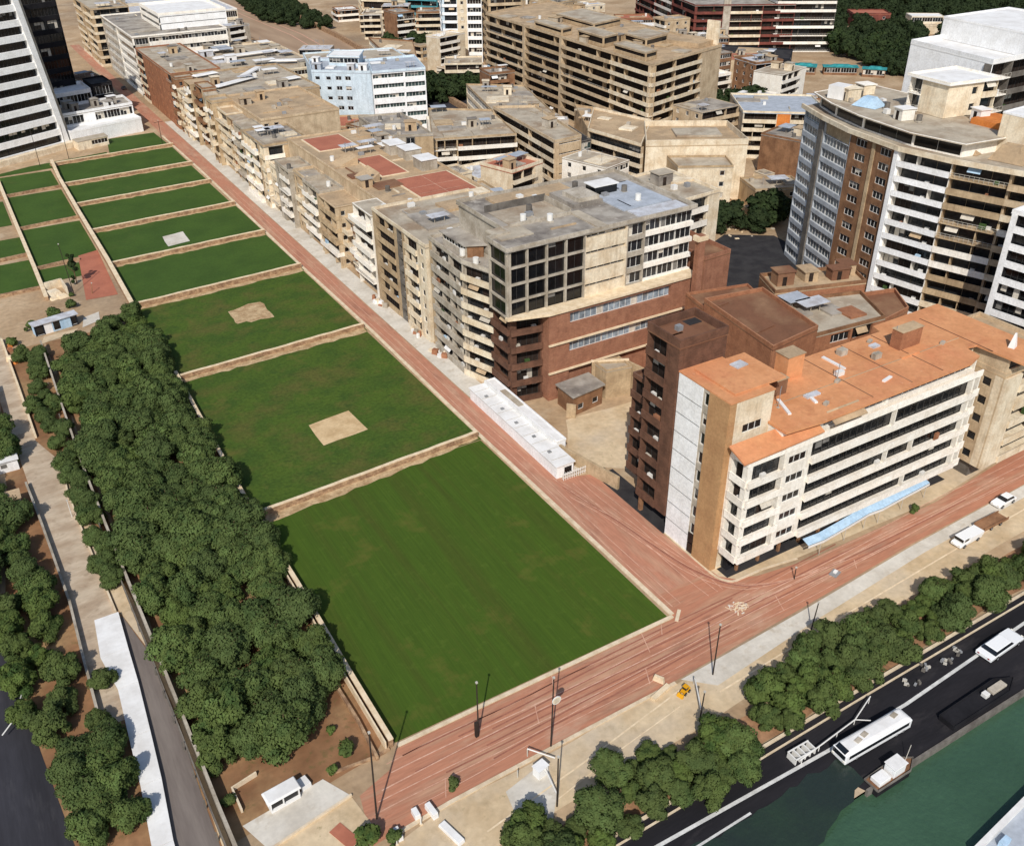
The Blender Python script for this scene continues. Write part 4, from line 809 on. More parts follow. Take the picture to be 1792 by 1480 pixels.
# ---- middle blocks
W4=[('balc',1,{'par':W_WHITE,'ww':5,'proj':.8})]
B=simple('apartment_building','grey brown balcony block with white slanted terraces in the middle',[(131,273),(157,264),(166,296),(148,310)],13,4,{0:(1.6,[('balc',5,{'par':W_WHITE,'m':W_SAND,'gl':G_BRN}),('balc',12,{'par':W_WHITE,'m':W_SAND,'gl':G_BRN,'ww':5,'proj':1.0})]),3:(1.6,[('balc',10,{'par':W_WHITE,'ww':5,'gl':G_BRN,'proj':1.0,'m':W_SAND}),('balc',8,{'par':W_CREAM,'m':W_SAND,'gl':G_BRN})])},R_BEIGE,W_SAND,clut=9,seed=32,mats=[R_GREY,R_BEIGE,R_WHITE,W_SAND]); B.done()
B=simple('apartment_building','grey bare concrete stair blocks between the red courts and the white terraces',[(117,276),(130,270),(133,300),(119,304)],15.5,4,{0:(.3,[('blank',4,{}),('rib',2,{'m':W_DGREY}),('blank',4,{'m':W_SAND})]),3:(.3,[('pun',1,{'k':4})])},R_GREY,W_GREY,clut=6,seed=33); B.done()
simple('apartment_building','tan rubble roofed low block right of the red court roof',[(114,203),(128,200),(130,238),(114,240)],9,3,{0:(.3,[('pun',1,{'k':3})]),3:(.4,[('rib',1,{})])},R_BEIGE,W_SAND,clut=9,seed=34).done()
simple('apartment_building','low sandy block behind the grey corner roof, scattered with debris',[(106,171),(126,170),(128,197),(106,198)],12,3,{0:(.3,[('blank',1,{})])},R_GREY,W_SAND,clut=10,seed=35,mats=[R_BEIGE,R_GREY,W_SAND,R_TAN]).done()
simple('apartment_building','narrow sandy block with a peeling blank wall beside the cream box',[(130,172),(150,170),(152,196),(132,198)],15,5,{0:(.3,[('pun',5,{'k':2}),('blank',8,{})]),3:(.3,[('blank',1,{})])},R_BEIGE,W_SAND,clut=6,seed=36).done()
B=Bld('apartment_building','L shaped tan block with a dark green netted slot in the middle','building',(165,262),near=False,seed=37,wall=W_TAN)
B.volume([(157.5,242),(168,243),(176,283),(163,290)],0,15.5,5,{3:(1.5,[('balc',1,{'par':W_CREAM,'ww':5,'gl':G_BRN,'proj':.4,'m':W_TAN})]),0:(.5,[('rib',1,{'sill':2.2})])},roof=R_BEIGE,par=1)
B.volume([(168.2,243.5),(172.5,244),(176,262),(171,264)],0,13.8,5,{0:(.2,[('rib',1,{'m':W_DGREY,'sill':.4,'gl':G_GREEN})])},roof=R_DARK,par=.4,wall=W_DGREY)
B.volume([(172.8,246.5),(176,223),(196,244),(190,268)],0,16,5,{0:(1.0,[('balc',12,{'m':W_TAN,'par':W_CREAM,'ww':6}),]),3:(.3,[('blank',1,{})])},roof=R_TAN,par=1,parm=W_CREAM)
B.clutter([(157.5,242),(168,243),(176,283),(163,290)],15.8,4); B.clutter([(173,244),(181,229),(195,244),(188,262)],16.3,3,('slab','unit')); B.done()
B=Bld('apartment_building','plain cream box building with a sunken roof and blank walls','building',(190,222),near=False,seed=38,wall=W_CREAM)
P=[(176.5,221.5),(203,206.5),(212,226),(190,240)]
B.volume(P,0,16.4,5,{0:(.3,[('blank',1,{})]),3:(.3,[('blank',1,{})])},roof=R_TAN,par=1.9,over=.1,parm=W_CREAM); B.loose('roof_deck',(198,224),14,9,16.7,17.3,-.5,R_BEIGE)
B.volume([(178,208),(192,200),(197,209.0),(182,218)],0,13,4,{0:(.3,[('blank',5,{}),('pun',3,{'k':1})])},roof=R_BEIGE,par=.8,wall=W_SAND); B.done()
simple('apartment_building','beige low roofs stepping up behind the white terrace block',[(168,296),(186,286),(200,330),(182,345)],11,3,{0:(.4,[('rib',1,{})]),3:(.4,[('rib',1,{'m':W_CREAM})])},R_BEIGE,W_SAND,clut=14,seed=39,mats=[R_BEIGE,R_TAN,W_CREAM,R_GREY]).done()
simple('apartment_building','long flat sandy roofed row below the big tan slab block',[(188,268),(204,246),(222,262),(204,300)],9,3,{0:(.4,[('rib',1,{'sill':1.4})])},R_TAN,W_SAND,clut=14,seed=40,mats=[R_BEIGE,R_TAN,R_GREY,W_CREAM]).done()
# ---- the big tan slab block
B=Bld('apartment_building','big tan slab block with long stacked balconies and a bare earth coloured roof','building',(228,320),near=False,seed=41,wall=W_TAN)
P=[(206.8,259),(249,272.5),(256,400),(214,385)]
bay=lambda: [('balc',22,{'par':W_TAN,'ww':5,'gl':G_BRN,'proj':.6,'m':W_TAN}),('blank',1.2,{'m':W_TAN,'out':.4}),('balc',18,{'par':W_SAND,'ww':5,'gl':G_BRN,'proj':.3,'m':W_SAND}),('blank',1.2,{'m':W_TAN,'out':.4}),('balc',22,{'par':W_TAN,'ww':5,'gl':G_BRN,'proj':.7,'m':W_TAN}),('balc',16,{'par':W_CREAM,'ww':4,'gl':G_BRN,'proj':.4,'m':W_SAND})]
B.volume(P,0,29.6,9,{3:(1.8,bay()),0:(1.4,[('balc',10,{'par':W_CREAM,'ww':5,'gl':G_BRN,'m':W_TAN,'proj':.5}),('balc',11,{'par':W_CREAM,'ww':4,'gl':G_BRN,'m':W_TAN,'proj':.5}),('blank',9,{'m':W_TAN})])},roof=R_TAN,par=.9,over=.2)
B.loose('roof_deck',(243,282),13,14,29.9,31.5,.3,R_TAN); B.loose('roof_mast_wall',(248.4,277),1.0,5,29.9,38,.3,W_CREAM)
for (a0,a1,b0,b1,h) in ((2,9,6,26,2.6),(3,12,34,52,3.4),(1.5,8,62,84,2.4),(16,30,20,34,3.0),(20,38,60,90,2.2)):
    e1=Vector((7,126)).normalized(); e2=Vector((42.2,13.5)).normalized(); o_=Vector((206.8,259)); q_=[tuple(o_+e2*u+e1*v) for u,v in ((a0,b0),(a1,b0),(a1,b1),(a0,b1))]
    B.volume(q_,29.9,29.9+h,1,{3:(.5,[('rib',1,{'m':W_SAND,'gl':G_BRN})]),0:(.3,[('rib',1,{'m':W_SAND})])},roof=R_BEIGE,par=.4)
B.clutter(P,29.9,34,('slab','deck','unit','hut','pipe','antenna','tank'),[R_TAN,R_BEIGE,W_SAND,R_GREY],big=1.3); B.done()
# ---- top edge blocks
simple('apartment_building','tan ribbon balcony block at the top edge beside the teal one',[(228,560),(247,540),(262,580),(242,600)],24,5,{0:(1.2,[('balc',1,{'par':W_CREAM,'ww':6,'gl':G_BRN})]),3:(1.2,[('balc',1,{'par':W_CREAM,'ww':5,'gl':G_BRN})])},R_TAN,W_TAN,clut=3,seed=42,big=2).done()
simple('apartment_building','teal balcony block at the top edge between tan and pale towers',[(238,520),(250,505),(262,530),(250,545)],30,8,{0:(1.2,[('balc',1,{'par':W_TEAL,'ww':5,'proj':.5})]),3:(1.2,[('balc',1,{'par':W_TEAL,'ww':5})])},R_BLUEG,W_TEAL,clut=3,seed=43,big=2).done()
B=simple('apartment_tower','pale white blue tower with balconies behind the old quarter, left of the tan slab',[(221,441),(237,430.5),(246,452),(230,462)],44,12,{0:(1.0,[('balc',6,{'par':W_BRIGHT,'ww':5}),('pun',4,{'k':1,'m':W_CREAM}),('rib',6,{'m':W_BRIGHT})]),3:(1.0,[('rib',8,{'m':W_BRIGHT,'sill':1.5}),('balc',8,{'par':W_PALE,'ww':5})])},R_WHITE,W_PALE,clut=3,seed=44); B.done()
B=simple('apartment_tower','dark framed tan tower stub between the pale tower and the tan slab',[(231,413),(246,408),(252,425),(238,431)],32,9,{0:(1.0,[('balc',1,{'par':W_TAN,'gl':G_BRN})]),3:(1.0,[('balc',1,{'par':W_SAND,'gl':G_BRN})])},R_TAN,W_SAND,clut=3,seed=45); B.done()
B=simple('apartment_building','long maroon balcony block along the top edge behind the tan slab',[(338,392),(381,366),(415,440),(368,480)],22,6,{3:(1.3,[('balc',12,{'par':W_MAROON,'ww':6,'gl':G_BRN}),('balc',10,{'par':W_WHITE,'ww':6,'m':W_MAROON}),('balc',12,{'par':W_MAROON,'ww':6,'gl':G_BRN})]),0:(1.3,[('balc',8,{'par':W_MAROON,'ww':5,'gl':G_BRN}),('blank',2,{'m':W_GREY,'up':3}),('balc',9,{'par':W_CREAM,'m':W_MAROON,'gl':G_BRN,'ww':5}),('balc',9,{'par':W_MAROON,'gl':G_BRN,'ww':5})])},R_GREY,W_MAROON,clut=8,seed=46,big=2); B.done()
simple('apartment_tower','grey ribbon tower with curved white balcony bands right of the maroon block',[(374,371),(398,355),(408,378),(386,396)],34,9,{0:(1.4,[('balc',1,{'par':W_WHITE,'ww':6,'proj':.7})]),3:(1.4,[('balc',1,{'par':W_WHITE,'ww':6,'proj':.7,'gl':G_BRN})])},R_BEIGE,W_DGREY,clut=4,seed=47,big=1.6).done()
B=simple('market_hall','long dark platform with a tan roof deck right of the big tan slab block',[(318,352),(338,324),(356,340),(336,368)],7,2,{0:(1.0,[('rib',1,{'m':W_NAVY,'gl':G_BLACK,'sill':.8})]),3:(.6,[('rib',1,{'m':W_NAVY,'gl':G_BLACK})])},R_DARK,W_NAVY,clut=3,seed=48,mats=[R_DARK,W_CREAM])
B.loose('roof_deck',(336,345),16,12,7.3,8.6,-.85,R_TAN); B.done()
for i,(x,y,w,d,a,lab) in enumerate(((350,326,11,7,-.85,'low stall with a sagging teal cover beside the dark platform'),(362,315,15,5,-.7,'long stall with a bright teal cover before the dark grove'),(346,338,7,6,-.5,'small stall with a crumpled teal cover against the dark platform'),(371,303,10,5,-.9,'teal covered stall farthest right, under the grove trees'))):
    B=Bld('market_stall',lab,'stall',(x,y),near=False,seed=300+i,wall=W_BROWN); P=[(x+u*math.cos(a)-v*math.sin(a),y+u*math.sin(a)+v*math.cos(a)) for u,v in ((-w/2,-d/2),(w/2,-d/2),(w/2,d/2),(-w/2,d/2))]
    B.volume(P,0,3.4,1,{0:(.2,[('rib',1,{'m':W_BROWN,'gl':G_BLACK})])},roof=R_TEAL,par=0,over=.4); B.loose('cover',(x+.6,y),w*.7,d*.6,3.6,4.3,a,R_TEAL,.6); B.done()
# small houses among the trees
simple('house','small red house with a red roof among the dark trees at the top right',[(461,398),(478,386),(486,398),(469,410)],7,2,{0:(.3,[('pun',1,{'k':3})])},R_RED,W_MAROON,clut=0,seed=50,cat='house').done()
B=simple('house','small house with pale stepped white roofs right of the red house',[(470,368),(494,350),(506,364),(484,382)],4,1,{0:(.3,[('pun',1,{'k':4})])},R_BEIGE,W_CREAM,clut=2,seed=51,cat='house'); B.volume([(476,370),(490,360),(496,368),(482,379)],4.3,8,1,{0:(.3,[('rib',1,{})])},roof=R_WHITE,par=.4); B.done()
simple('house','long low house with a pale flat roof at the top right corner',[(512,334),(548,306),(556,316),(520,346)],4,1,{0:(.3,[('rib',1,{})])},R_BEIGE,W_SAND,clut=2,seed=52,cat='house').done()
simple('house','brown low shed roof below the pale corner house, half hidden by trees',[(470,300),(492,284),(500,294),(478,312)],4,1,{0:(.3,[('rib',1,{})])},R_GREY,W_BROWN,clut=1,seed=53,cat='house').done()
# low sheds in front of the white slab tower on the right
B=simple('apartment_building','cream balcony block with an orange panel left of the curved tower',[(232,240),(254,222),(268,244),(246,262)],15,5,{0:(1.5,[('balc',8,{'par':W_CREAM,'proj':.6,'gl':G_BRN,'m':W_CREAM}),('blank',3,{'m':W_ORANGE,'part':'orange_panel'}),('balc',9,{'par':W_CREAM,'proj':.5,'gl':G_BRN,'m':W_CREAM})]),3:(.5,[('blank',1,{'m':W_GREY})])},R_BLUEG,W_CREAM,clut=4,seed=54); B.done()
simple('apartment_building','long beige low roof with planters behind the curved tower',[(262,248),(306,214),(318,230),(276,266)],9,3,{0:(.6,[('rib',1,{'m':W_SAND})])},R_TAN,W_BROWN,clut=14,seed=55).done()
simple('house','sandy low shed beside the big dark tree left of the curved tower',[(198,196),(212,190),(216,200),(202,207)],6,2,{0:(.3,[('pun',1,{'k':2})])},R_BEIGE,W_SAND,clut=3,seed=56,cat='house').done()
simple('house','stepped sandy rubble roofed house next to the black yard of the brick complex',[(152,186),(166,182),(170,198),(156,203)],6,2,{0:(.3,[('pun',1,{'k':3})])},R_BEIGE,W_SAND,clut=5,seed=57,cat='house').done()
# ---- curved tower on the right
B=Bld('apartment_tower','tall curved tower with glass, brick, white and brown balcony bays on the right','tower',(190,135),near=True,seed=60,wall=W_SAND)
P=[(181.5,166.5),(177.2,156.0),(173.6,144.8),(171.2,129.2),(173.2,117.8),(178.5,101.5),(205,108),(206,168)]
B.volume(P,0,38,12,{0:(.5,[('rib',5,{'m':W_PGREY,'gl':G_GREY,'sill':1.1,'head':.1,'ww':6,'blind':0}),('blank',1.3,{'m':W_DGREY,'out':.3})]),1:(.5,[('rib',1,{'m':W_PGREY,'gl':G_GREY,'sill':1.0,'head':.1,'ww':6,'blind':0,'to':11}),]),
  2:(.7,[('pun',6,{'k':1,'ww':3.6,'wh':1.7,'sill':.8,'m':W_BROWN}),('blank',.8,{'m':W_SAND,'out':.25}),('pun',5,{'k':1,'ww':3.4,'wh':1.7,'sill':.8,'m':W_BROWN}),('blank',1.0,{'m':W_BRIGHT,'out':.6,'part':'white_fin'})]),
  3:(1.7,[('balc',1,{'m':W_WHITE,'par':W_BRIGHT,'ww':3.5,'proj':.6,'ph':.9,'fins':False})]),4:(1.6,[('balc',10,{'m':W_SAND,'par':W_SAND,'ww':4,'proj':.5,'irr':True,'awn':.3}),('balc',5,{'m':W_TAN,'par':W_TAN,'ww':4,'proj':.7,'irr':True,'awn':.3})])},roof=R_BEIGE,par=0,over=.9,parm=W_WHITE)
rm=B.mb('roof_rim',W_CREAM); rm.wall([(181.0,167.2),(176.4,156.2),(172.8,145),(170.4,129.2),(172.2,117.6),(177.8,101)],.5,38.0,39.0,W_CREAM)
Q=[(184.5,165),(180.2,156.0),(176.8,144.8),(174.6,129.4),(176.4,118.6),(200,116),(200,165)]
B.volume(Q,38.25,41.2,1,{0:(.4,[('rib',1,{'m':W_WHITE,'sill':.3})]),1:(.4,[('rib',1,{'m':W_WHITE,'sill':.3})]),2:(.4,[('rib',1,{'m':W_WHITE,'sill':.3,'gl':G_BLACK})]),3:(.4,[('rib',1,{'m':W_WHITE,'sill':.3,'gl':G_BLACK})])},roof=R_BEIGE,par=.3,over=1.6,wall=W_WHITE)
B.volume([(189,144),(188,133),(202,131),(203,143)],41.5,48.5,2,{0:(1.6,[('balc',2,{'m':W_WHITE,'style':'rail'}),('blank',4,{'m':W_CREAM})]),1:(.8,[('blank',5,{'m':W_CREAM}),('pun',4,{'k':1,'m':W_CREAM}),('balc',4,{'m':W_CREAM})])},roof=R_WHITE,par=.7,wall=W_WHITE,over=.6)
B.volume([(186,118),(186,107),(199,109),(199,119)],38.3,46,2,{0:(.3,[('blank',5,{'m':W_CREAM}),('pun',3,{'k':1,'m':W_CREAM,'from':1})]),1:(.3,[('blank',1,{'m':W_BRIGHT})])},roof=R_WHITE,par=.4,wall=W_BRIGHT)
B.loose('blue_tarpaulin',(184,150),5,6,41.5,43.5,.2,W_LBLUE,.4); B.loose('roof_hut',(184,159),4,4,41.5,44.5,.2,R_WHITE); B.loose('tan_tent',(182,122),6,8,38.3,41,.2,R_TAN,.6); B.loose('tan_tent',(183,112),5,7,38.3,41.4,.2,R_TAN,.5); B.loose('roof_deck',(194,124),8,7,41.4,42.6,0,W_ORANGE)
B.clutter([(181,163),(178,150),(177,130),(198,120),(198,162)],41.5,16,('unit','tank','hut'),[W_WHITE,R_WHITE,W_CREAM],mar=2.5); B.done()
B=Bld('apartment_tower','black and white striped tower cut by the right edge of the picture','tower',(180,84),near=True,seed=61,wall=W_BLACK)
P=[(167.2,99.0),(171,70),(196,74),(194,101)]
B.volume(P,0,34,10,{0:(.7,[('blank',.8,{'m':W_BRIGHT,'part':'white_fin','out':.25}),('balc',9,{'m':W_BLACK,'par':W_BRIGHT,'ww':4.5,'proj':.2,'gl':G_BLACK,'fins':False,'ph':1.0}),('balc',12,{'m':W_BLACK,'par':W_BRIGHT,'ww':4.5,'proj':.2,'gl':G_BLACK,'fins':False,'ph':1.0})])},roof=R_WHITE,par=.8,over=.2,parm=W_BRIGHT); B.done()
B=Bld('apartment_tower','huge plain white wall block with dark balconies behind the curved tower','tower',(225,152),near=False,seed=62,wall=W_BRIGHT)
P=[(209.5,138.5),(243,139.5),(246,166),(214.5,165.5)]
B.volume(P,0,49.5,13,{3:(.2,[('blank',1,{'m':W_BRIGHT})]),0:(2.0,[('balc',6,{'m':W_DGREY,'par':W_WHITE,'style':'rail','gl':G_BRN,'ww':4}),('balc',9,{'m':W_DGREY,'par':W_DGREY,'gl':G_BRN,'ww':5}),('balc',10,{'m':W_WHITE,'par':W_BRIGHT,'ww':5})])},roof=R_WHITE,par=1.2,over=.05)
B.volume([(222,139),(250,140),(252,166),(226,166)],49.8,54.5,1,{0:(.3,[('blank',1,{})]),3:(.3,[('blank',1,{})])},roof=R_WHITE,par=.6); B.done()
# ---- towers at the left
B=Bld('office_tower','tall white office tower with black ribbon windows at the left edge','tower',(18,385),near=False,seed=70,wall=W_BRIGHT)
dv=Vector((23.5,12,0)).normalized(); nv=Vector((dv.y,-dv.x,0))
def tp(s,t): return (11+dv.x*s+nv.x*t, 371+dv.y*s+nv.y*t)
NF=14; FH=4.7
for k in range(NF):
    z=k*FH; sr=26.5-.52*k; w=B.mb('wall',W_BRIGHT)
    d=(dv.x,dv.y); n=(nv.x,nv.y); A=(11-dv.x*9,371-dv.y*9)
    w.fbox(A,d,n,0,9+sr,-26,0,z,z+2.1,W_BRIGHT)
    B.mb('core',W_BLACK).fbox(A,d,n,1,9+sr-1,-25,-1.0,z+2.1,z+FH,W_BLACK)
    B.window(A,d,n,1.2,14,z+2.15,z+FH-.05,-.95,nm=6,gl=G_BLACK,fr=FR_DARK,blind=.2); B.window(A,d,n,14.2,9+sr-1.6,z+2.15,z+FH-.05,-.95,nm=12,gl=G_BLACK,fr=FR_DARK,blind=.2)
q=B.mb('side_pillar',W_BRIGHT)
def ring(s0,s1,t0,t1,z): return [tp(s0,t1)+(z,),tp(s1,t1)+(z,),tp(s1,t0)+(z,),tp(s0,t0)+(z,)]
q.hexa(ring(26.4,28.6,-26,.4,0)+ring(26.4-.52*NF,28.4-.52*NF,-26,.4,NF*FH),W_BRIGHT)
q.hexa(ring(29.4,31.0,-24,-2,0)+ring(29.4-.52*NF,30.6-.52*NF,-24,-2,NF*FH),W_GREY)
B.mb('podium',W_CREAM).fbox((11-dv.x*9,371-dv.y*9),(dv.x,dv.y),(nv.x,nv.y),0,38,.5,3.0,0,2.0,W_CREAM); B.done()
simple('office_tower','black glass tower behind the white striped one at the top left',[(33,418),(48,424),(42,452),(27,446)],52,11,{0:(.6,[('rib',1,{'m':W_BLACK,'gl':G_BLACK,'sill':1.4,'ww':5,'blind':.1})])},R_DARK,W_BLACK,clut=0,seed=71,fr=FR_DARK).done()
B=Bld('terrace_building','low white stepped building with black strip windows at the far end of the lawns','building',(50,402),near=False,seed=72,wall=W_BRIGHT)
B.volume([(37,383),(64,390),(63,396),(36,391)],0,4.6,1,{0:(.2,[('blank',1,{})])},roof=R_WHITE,par=.9)
B.volume([(36,391.5),(63,396.5),(62.5,412),(35,405)],0,8.8,2,{0:(.9,[('rib',7,{'gl':G_BLACK,'ww':5,'from':1}),('blank',3,{}),('rib',12,{'gl':G_BLACK,'ww':5,'from':1})])},roof=R_GREY,par=1.1,parm=W_BRIGHT)
B.volume([(35,405.5),(51,409.5),(50,426),(34,421)],0,13,3,{0:(.9,[('rib',1,{'gl':G_BLACK,'ww':5})])},roof=R_WHITE,par=1.2,parm=W_BRIGHT)
B.volume([(52,413),(60,414.5),(59,429),(51,427)],0,14,3,{0:(.5,[('rib',1,{'m':W_BLACK,'gl':G_BLACK})])},roof=R_DARK,par=.8,wall=W_BLACK)
B.volume([(34.5,424),(46,428),(45,440),(33,436)],0,14.5,3,{0:(.5,[('rib',1,{'gl':G_BLACK})])},roof=R_WHITE,par=.8); B.clutter([(36,391.5),(63,396.5),(62.5,412),(35,405)],9.1,5,('unit','hut','slab'),[R_GREY,R_WHITE]); B.done()
simple('terrace_building','small olive and cream service block beside the black tower base',[(50,432),(60,436),(58,452),(48,448)],12,3,{0:(.4,[('pun',1,{'k':2})]),3:(.3,[('blank',1,{})])},R_BROWN,W_CREAM,clut=2,seed=73).done()
simple('kiosk_building','low grey flat slab roof in front of the white tower beside the farthest lawn',[(38,375),(49,378),(48.5,383),(37,380)],3.0,1,{0:(.3,[('blank',3,{}),('rib',4,{})])},R_BEIGE,W_CREAM,clut=0,seed=74,par=.2).done()

# ---- lesser blocks filling the old quarter, each described by its own look and its nearest landmark
LANDM=[((100,236),'behind the red court block'),((140,356),'near the pale blue block'),((148,288),'beside the white terrace block'),((190,222),'beside the plain cream box'),((228,300),'below the big tan slab'),((165,262),'by the netted L shaped block'),((240,240),'left of the curved tower'),((245,225),'behind the curved tower'),((345,345),'before the teal covered platform'),((300,300),'right of the big tan slab'),((110,490),'behind the street end terraces'),((230,440),'below the pale tower'),((150,185),'beside the black yard'),((280,520),'at the top edge'),((130,420),'behind the white curved roofs'),((120,300),'behind the pink balconies'),((270,430),'just behind the big tan slab')]
def free0(x,y,rad):
    for P in FOOT:
        n=len(P); ins=False; j=n-1
        for i in range(n):
            a,b=P[i],P[j]
            if (a[1]>y)!=(b[1]>y) and x<(b[0]-a[0])*(y-a[1])/(b[1]-a[1])+a[0]: ins=not ins
            dx,dy=b[0]-a[0],b[1]-a[1]; t=max(0,min(1,((x-a[0])*dx+(y-a[1])*dy)/(dx*dx+dy*dy)))
            if math.hypot(a[0]+dx*t-x,a[1]+dy*t-y)<rad: return False
            j=i
        if ins: return False
    return True
r=random.Random(31); seen_=set(); made=0
WN=[(W_SAND,'sandy'),(W_CREAM,'cream'),(W_TAN,'tan'),(W_GREY,'grey'),(W_WHITE,'white'),(W_BROWN,'brown')]; RN=[(R_BEIGE,'beige'),(R_TAN,'tan'),(R_GREY,'grey'),(R_LILAC,'pale tin'),(R_RED,'red'),(R_WHITE,'white')]
for _ in range(6000):
    if made>=92: break
    x=r.uniform(112,345); y=r.uniform(172,600)
    if 146<x<200 and 345<y<420 and not x<150: continue
    if abs(x-(174+max(0,y-330)*.13))<19 and y>325: continue
    if 146<x<206 and y>455: continue
    if x>258 and y<255: continue
    if 138<x<204 and y<202: continue
    if x>300 and y<330: continue
    w=r.uniform(10,20); d=r.uniform(9,17)
    if not free0(x,y,max(w,d)*.5+1.2): continue
    (wm,wn),(rm,rn)=r.choice(WN),r.choice(RN); n=r.choice((2,2,3,3,4,5) if y<420 else (2,3,4,5,6)); nm_=['','','two','three','four','five','six'][n]
    lm=min(LANDM,key=lambda q:(q[0][0]-x)**2+(q[0][1]-y)**2)[1]; lab=f'{nm_} storey {wn} block with a {rn} roof {lm}'
    if lab in seen_: continue
    seen_.add(lab); made+=1; a=r.choice((-.12,-.5,-.55,.05,.3)); ca,sa=math.cos(a),math.sin(a)
    P=[(x+u*ca-v*sa,y+u*sa+v*ca) for u,v in ((-w/2,-d/2),(w/2,-d/2),(w/2,d/2),(-w/2,d/2))]
    bal={'m':wm,'par':r.choice((wm,W_CREAM,W_WHITE)),'ww':5,'gl':r.choice((G_BRN,None)),'proj':.6}
    f0=r.choice(([('balc',1,bal)],[('rib',1,{'m':wm})],[('pun',1,{'k':3,'m':wm})],[('balc',3,bal),('blank',1,{'m':wm})])); f3=r.choice(([('balc',1,bal)],[('pun',1,{'k':3,'m':wm})],[('blank',1,{'m':wm})],[('rib',1,{'m':wm})]))
    simple('apartment_building',lab,P,n*3.1,n,{0:(1.1 if f0[0][0]=='balc' else .35,f0),3:(1.1 if f3[0][0]=='balc' else .35,f3)},rm,wm,par=r.choice((.3,.8,1.1)),clut=3,seed=900+made).done()
# ------------------------------------------------------------------ trees
def leafmat(name,c,c2,c3):
    m=bpy.data.materials.new(name); m.use_nodes=True; nt=m.node_tree; N=nt.nodes; L=nt.links; b=N['Principled BSDF']
    b.inputs['Roughness'].default_value=.85; b.inputs['Specular IOR Level'].default_value=.08
    geo=N.new('ShaderNodeNewGeometry'); oi=N.new('ShaderNodeObjectInfo'); n=N.new('ShaderNodeTexNoise'); n.inputs['Scale'].default_value=.45; n.inputs['Detail'].default_value=5
    L.new(geo.outputs['Position'],n.inputs['Vector'])
    r=N.new('ShaderNodeValToRGB'); r.color_ramp.elements[0].color=lin(c); r.color_ramp.elements[0].position=.36; r.color_ramp.elements[1].color=lin(c2); r.color_ramp.elements[1].position=.64; e_=r.color_ramp.elements.new(.5); e_.color=tuple((a+b)/2*k for a,b,k in zip(lin(c),lin(c2),(1.12,.98,.95,1)))
    L.new(n.outputs[0],r.inputs[0])
    x=N.new('ShaderNodeMix'); x.data_type='RGBA'; L.new(oi.outputs['Random'],x.inputs[0]); x.inputs[0].default_value=.5
    mm=N.new('ShaderNodeMath'); mm.operation='MULTIPLY'; mm.inputs[1].default_value=.7; L.new(oi.outputs['Random'],mm.inputs[0]); L.new(mm.outputs[0],x.inputs[0])
    L.new(r.outputs[0],x.inputs[6]); x.inputs[7].default_value=lin(c3); L.new(x.outputs[2],b.inputs['Base Color'])
    tr=N.new('ShaderNodeBsdfTranslucent'); L.new(x.outputs[2],tr.inputs[0]); ms=N.new('ShaderNodeMixShader'); ms.inputs[0].default_value=.22
    L.new(b.outputs[0],ms.inputs[1]); L.new(tr.outputs[0],ms.inputs[2]); L.new(ms.outputs[0],N['Material Output'].inputs['Surface']); return m
LEAF_D=leafmat('dark_foliage',(74,94,52),(104,124,70),(82,96,58))
LEAF_G=leafmat('green_foliage',(70,92,48),(104,124,64),(88,98,60))
LEAF_F=leafmat('deep_green_foliage',(44,60,36),(64,80,46),(50,60,40))
BARK=mat('bark',(104,82,62),(76,60,46),scale=2,fine=8,fineamt=.25)
def soft(me,nv):
    me.polygons.foreach_set('use_smooth',[True]*len(me.polygons)); me.normals_split_custom_set_from_vertices(nv); me.update()
def crown_mesh(name,seed,R,H,lobes,nleaf,size,m,low=.25):
    r=random.Random(seed); v=[];f=[];nv=[]
    L=[]
    for i in range(lobes):
        a=r.uniform(0,6.283); q=math.sqrt(r.random())*.72*R; z=r.uniform(low*H,.86*H)*(1-.32*(q/R)); L.append((q*math.cos(a),q*math.sin(a),z,R*r.uniform(.2,.4)))
    L.append((0,0,.5*H,R*.6))
    def quad(c,n,s,d=None):
        n=Vector(n); n.normalize(); d=(d or n)*.62+n*.38; nv.extend([tuple(d.normalized())]*4); x=n.orthogonal().normalized(); y=n.cross(x); a=r.uniform(0,6.28); ca,sa=math.cos(a),math.sin(a); u=x*ca+y*sa; w=y*ca-x*sa
        b=len(v); k=r.uniform(.5,.9)
        v.extend([tuple(c-u*s-w*s*k*.3),tuple(c-w*s*k),tuple(c+u*s),tuple(c+w*s*k)]); f.append((b,b+1,b+2,b+3))
    tot=sum(l[3]**2 for l in L)
    for lx,ly,lz,lr in L:
        n=int(nleaf*lr*lr/tot)
        for i in range(n):
            d=Vector((r.gauss(0,1),r.gauss(0,1),r.gauss(0,1)+.25)).normalized()
            # small clumps make an uneven outline
            bump=1+.22*math.sin(d.x*5+lx*3)*math.sin(d.y*6+ly*2)*math.cos(d.z*5+lz)
            rr=lr*bump*(1-.35*r.random()**2.2); c=Vector((lx+d.x*rr,ly+d.y*rr,lz+d.z*rr*.85))
            if c.z<.1*H: continue
            nn=d+Vector((r.gauss(0,.55),r.gauss(0,.55),r.gauss(0,.55)+.2)); quad(c,nn,size*r.uniform(.6,1.3),(d+Vector((lx,ly,lz-.3*H))*(.5/R)+Vector((0,0,.25))).normalized())
        # inner twig-and-leaf mass of each lobe
        for i in range(int(n*.18)):
            d=Vector((r.gauss(0,1),r.gauss(0,1),r.gauss(0,1))).normalized(); quad(Vector((lx,ly,lz))+d*lr*.55*r.random()**.3,d,size*1.9)
    me=bpy.data.meshes.new(name); me.from_pydata(v,[],f); me.materials.append(m); me.update(); soft(me,nv); NV[me.name]=nv; return me
NV={}
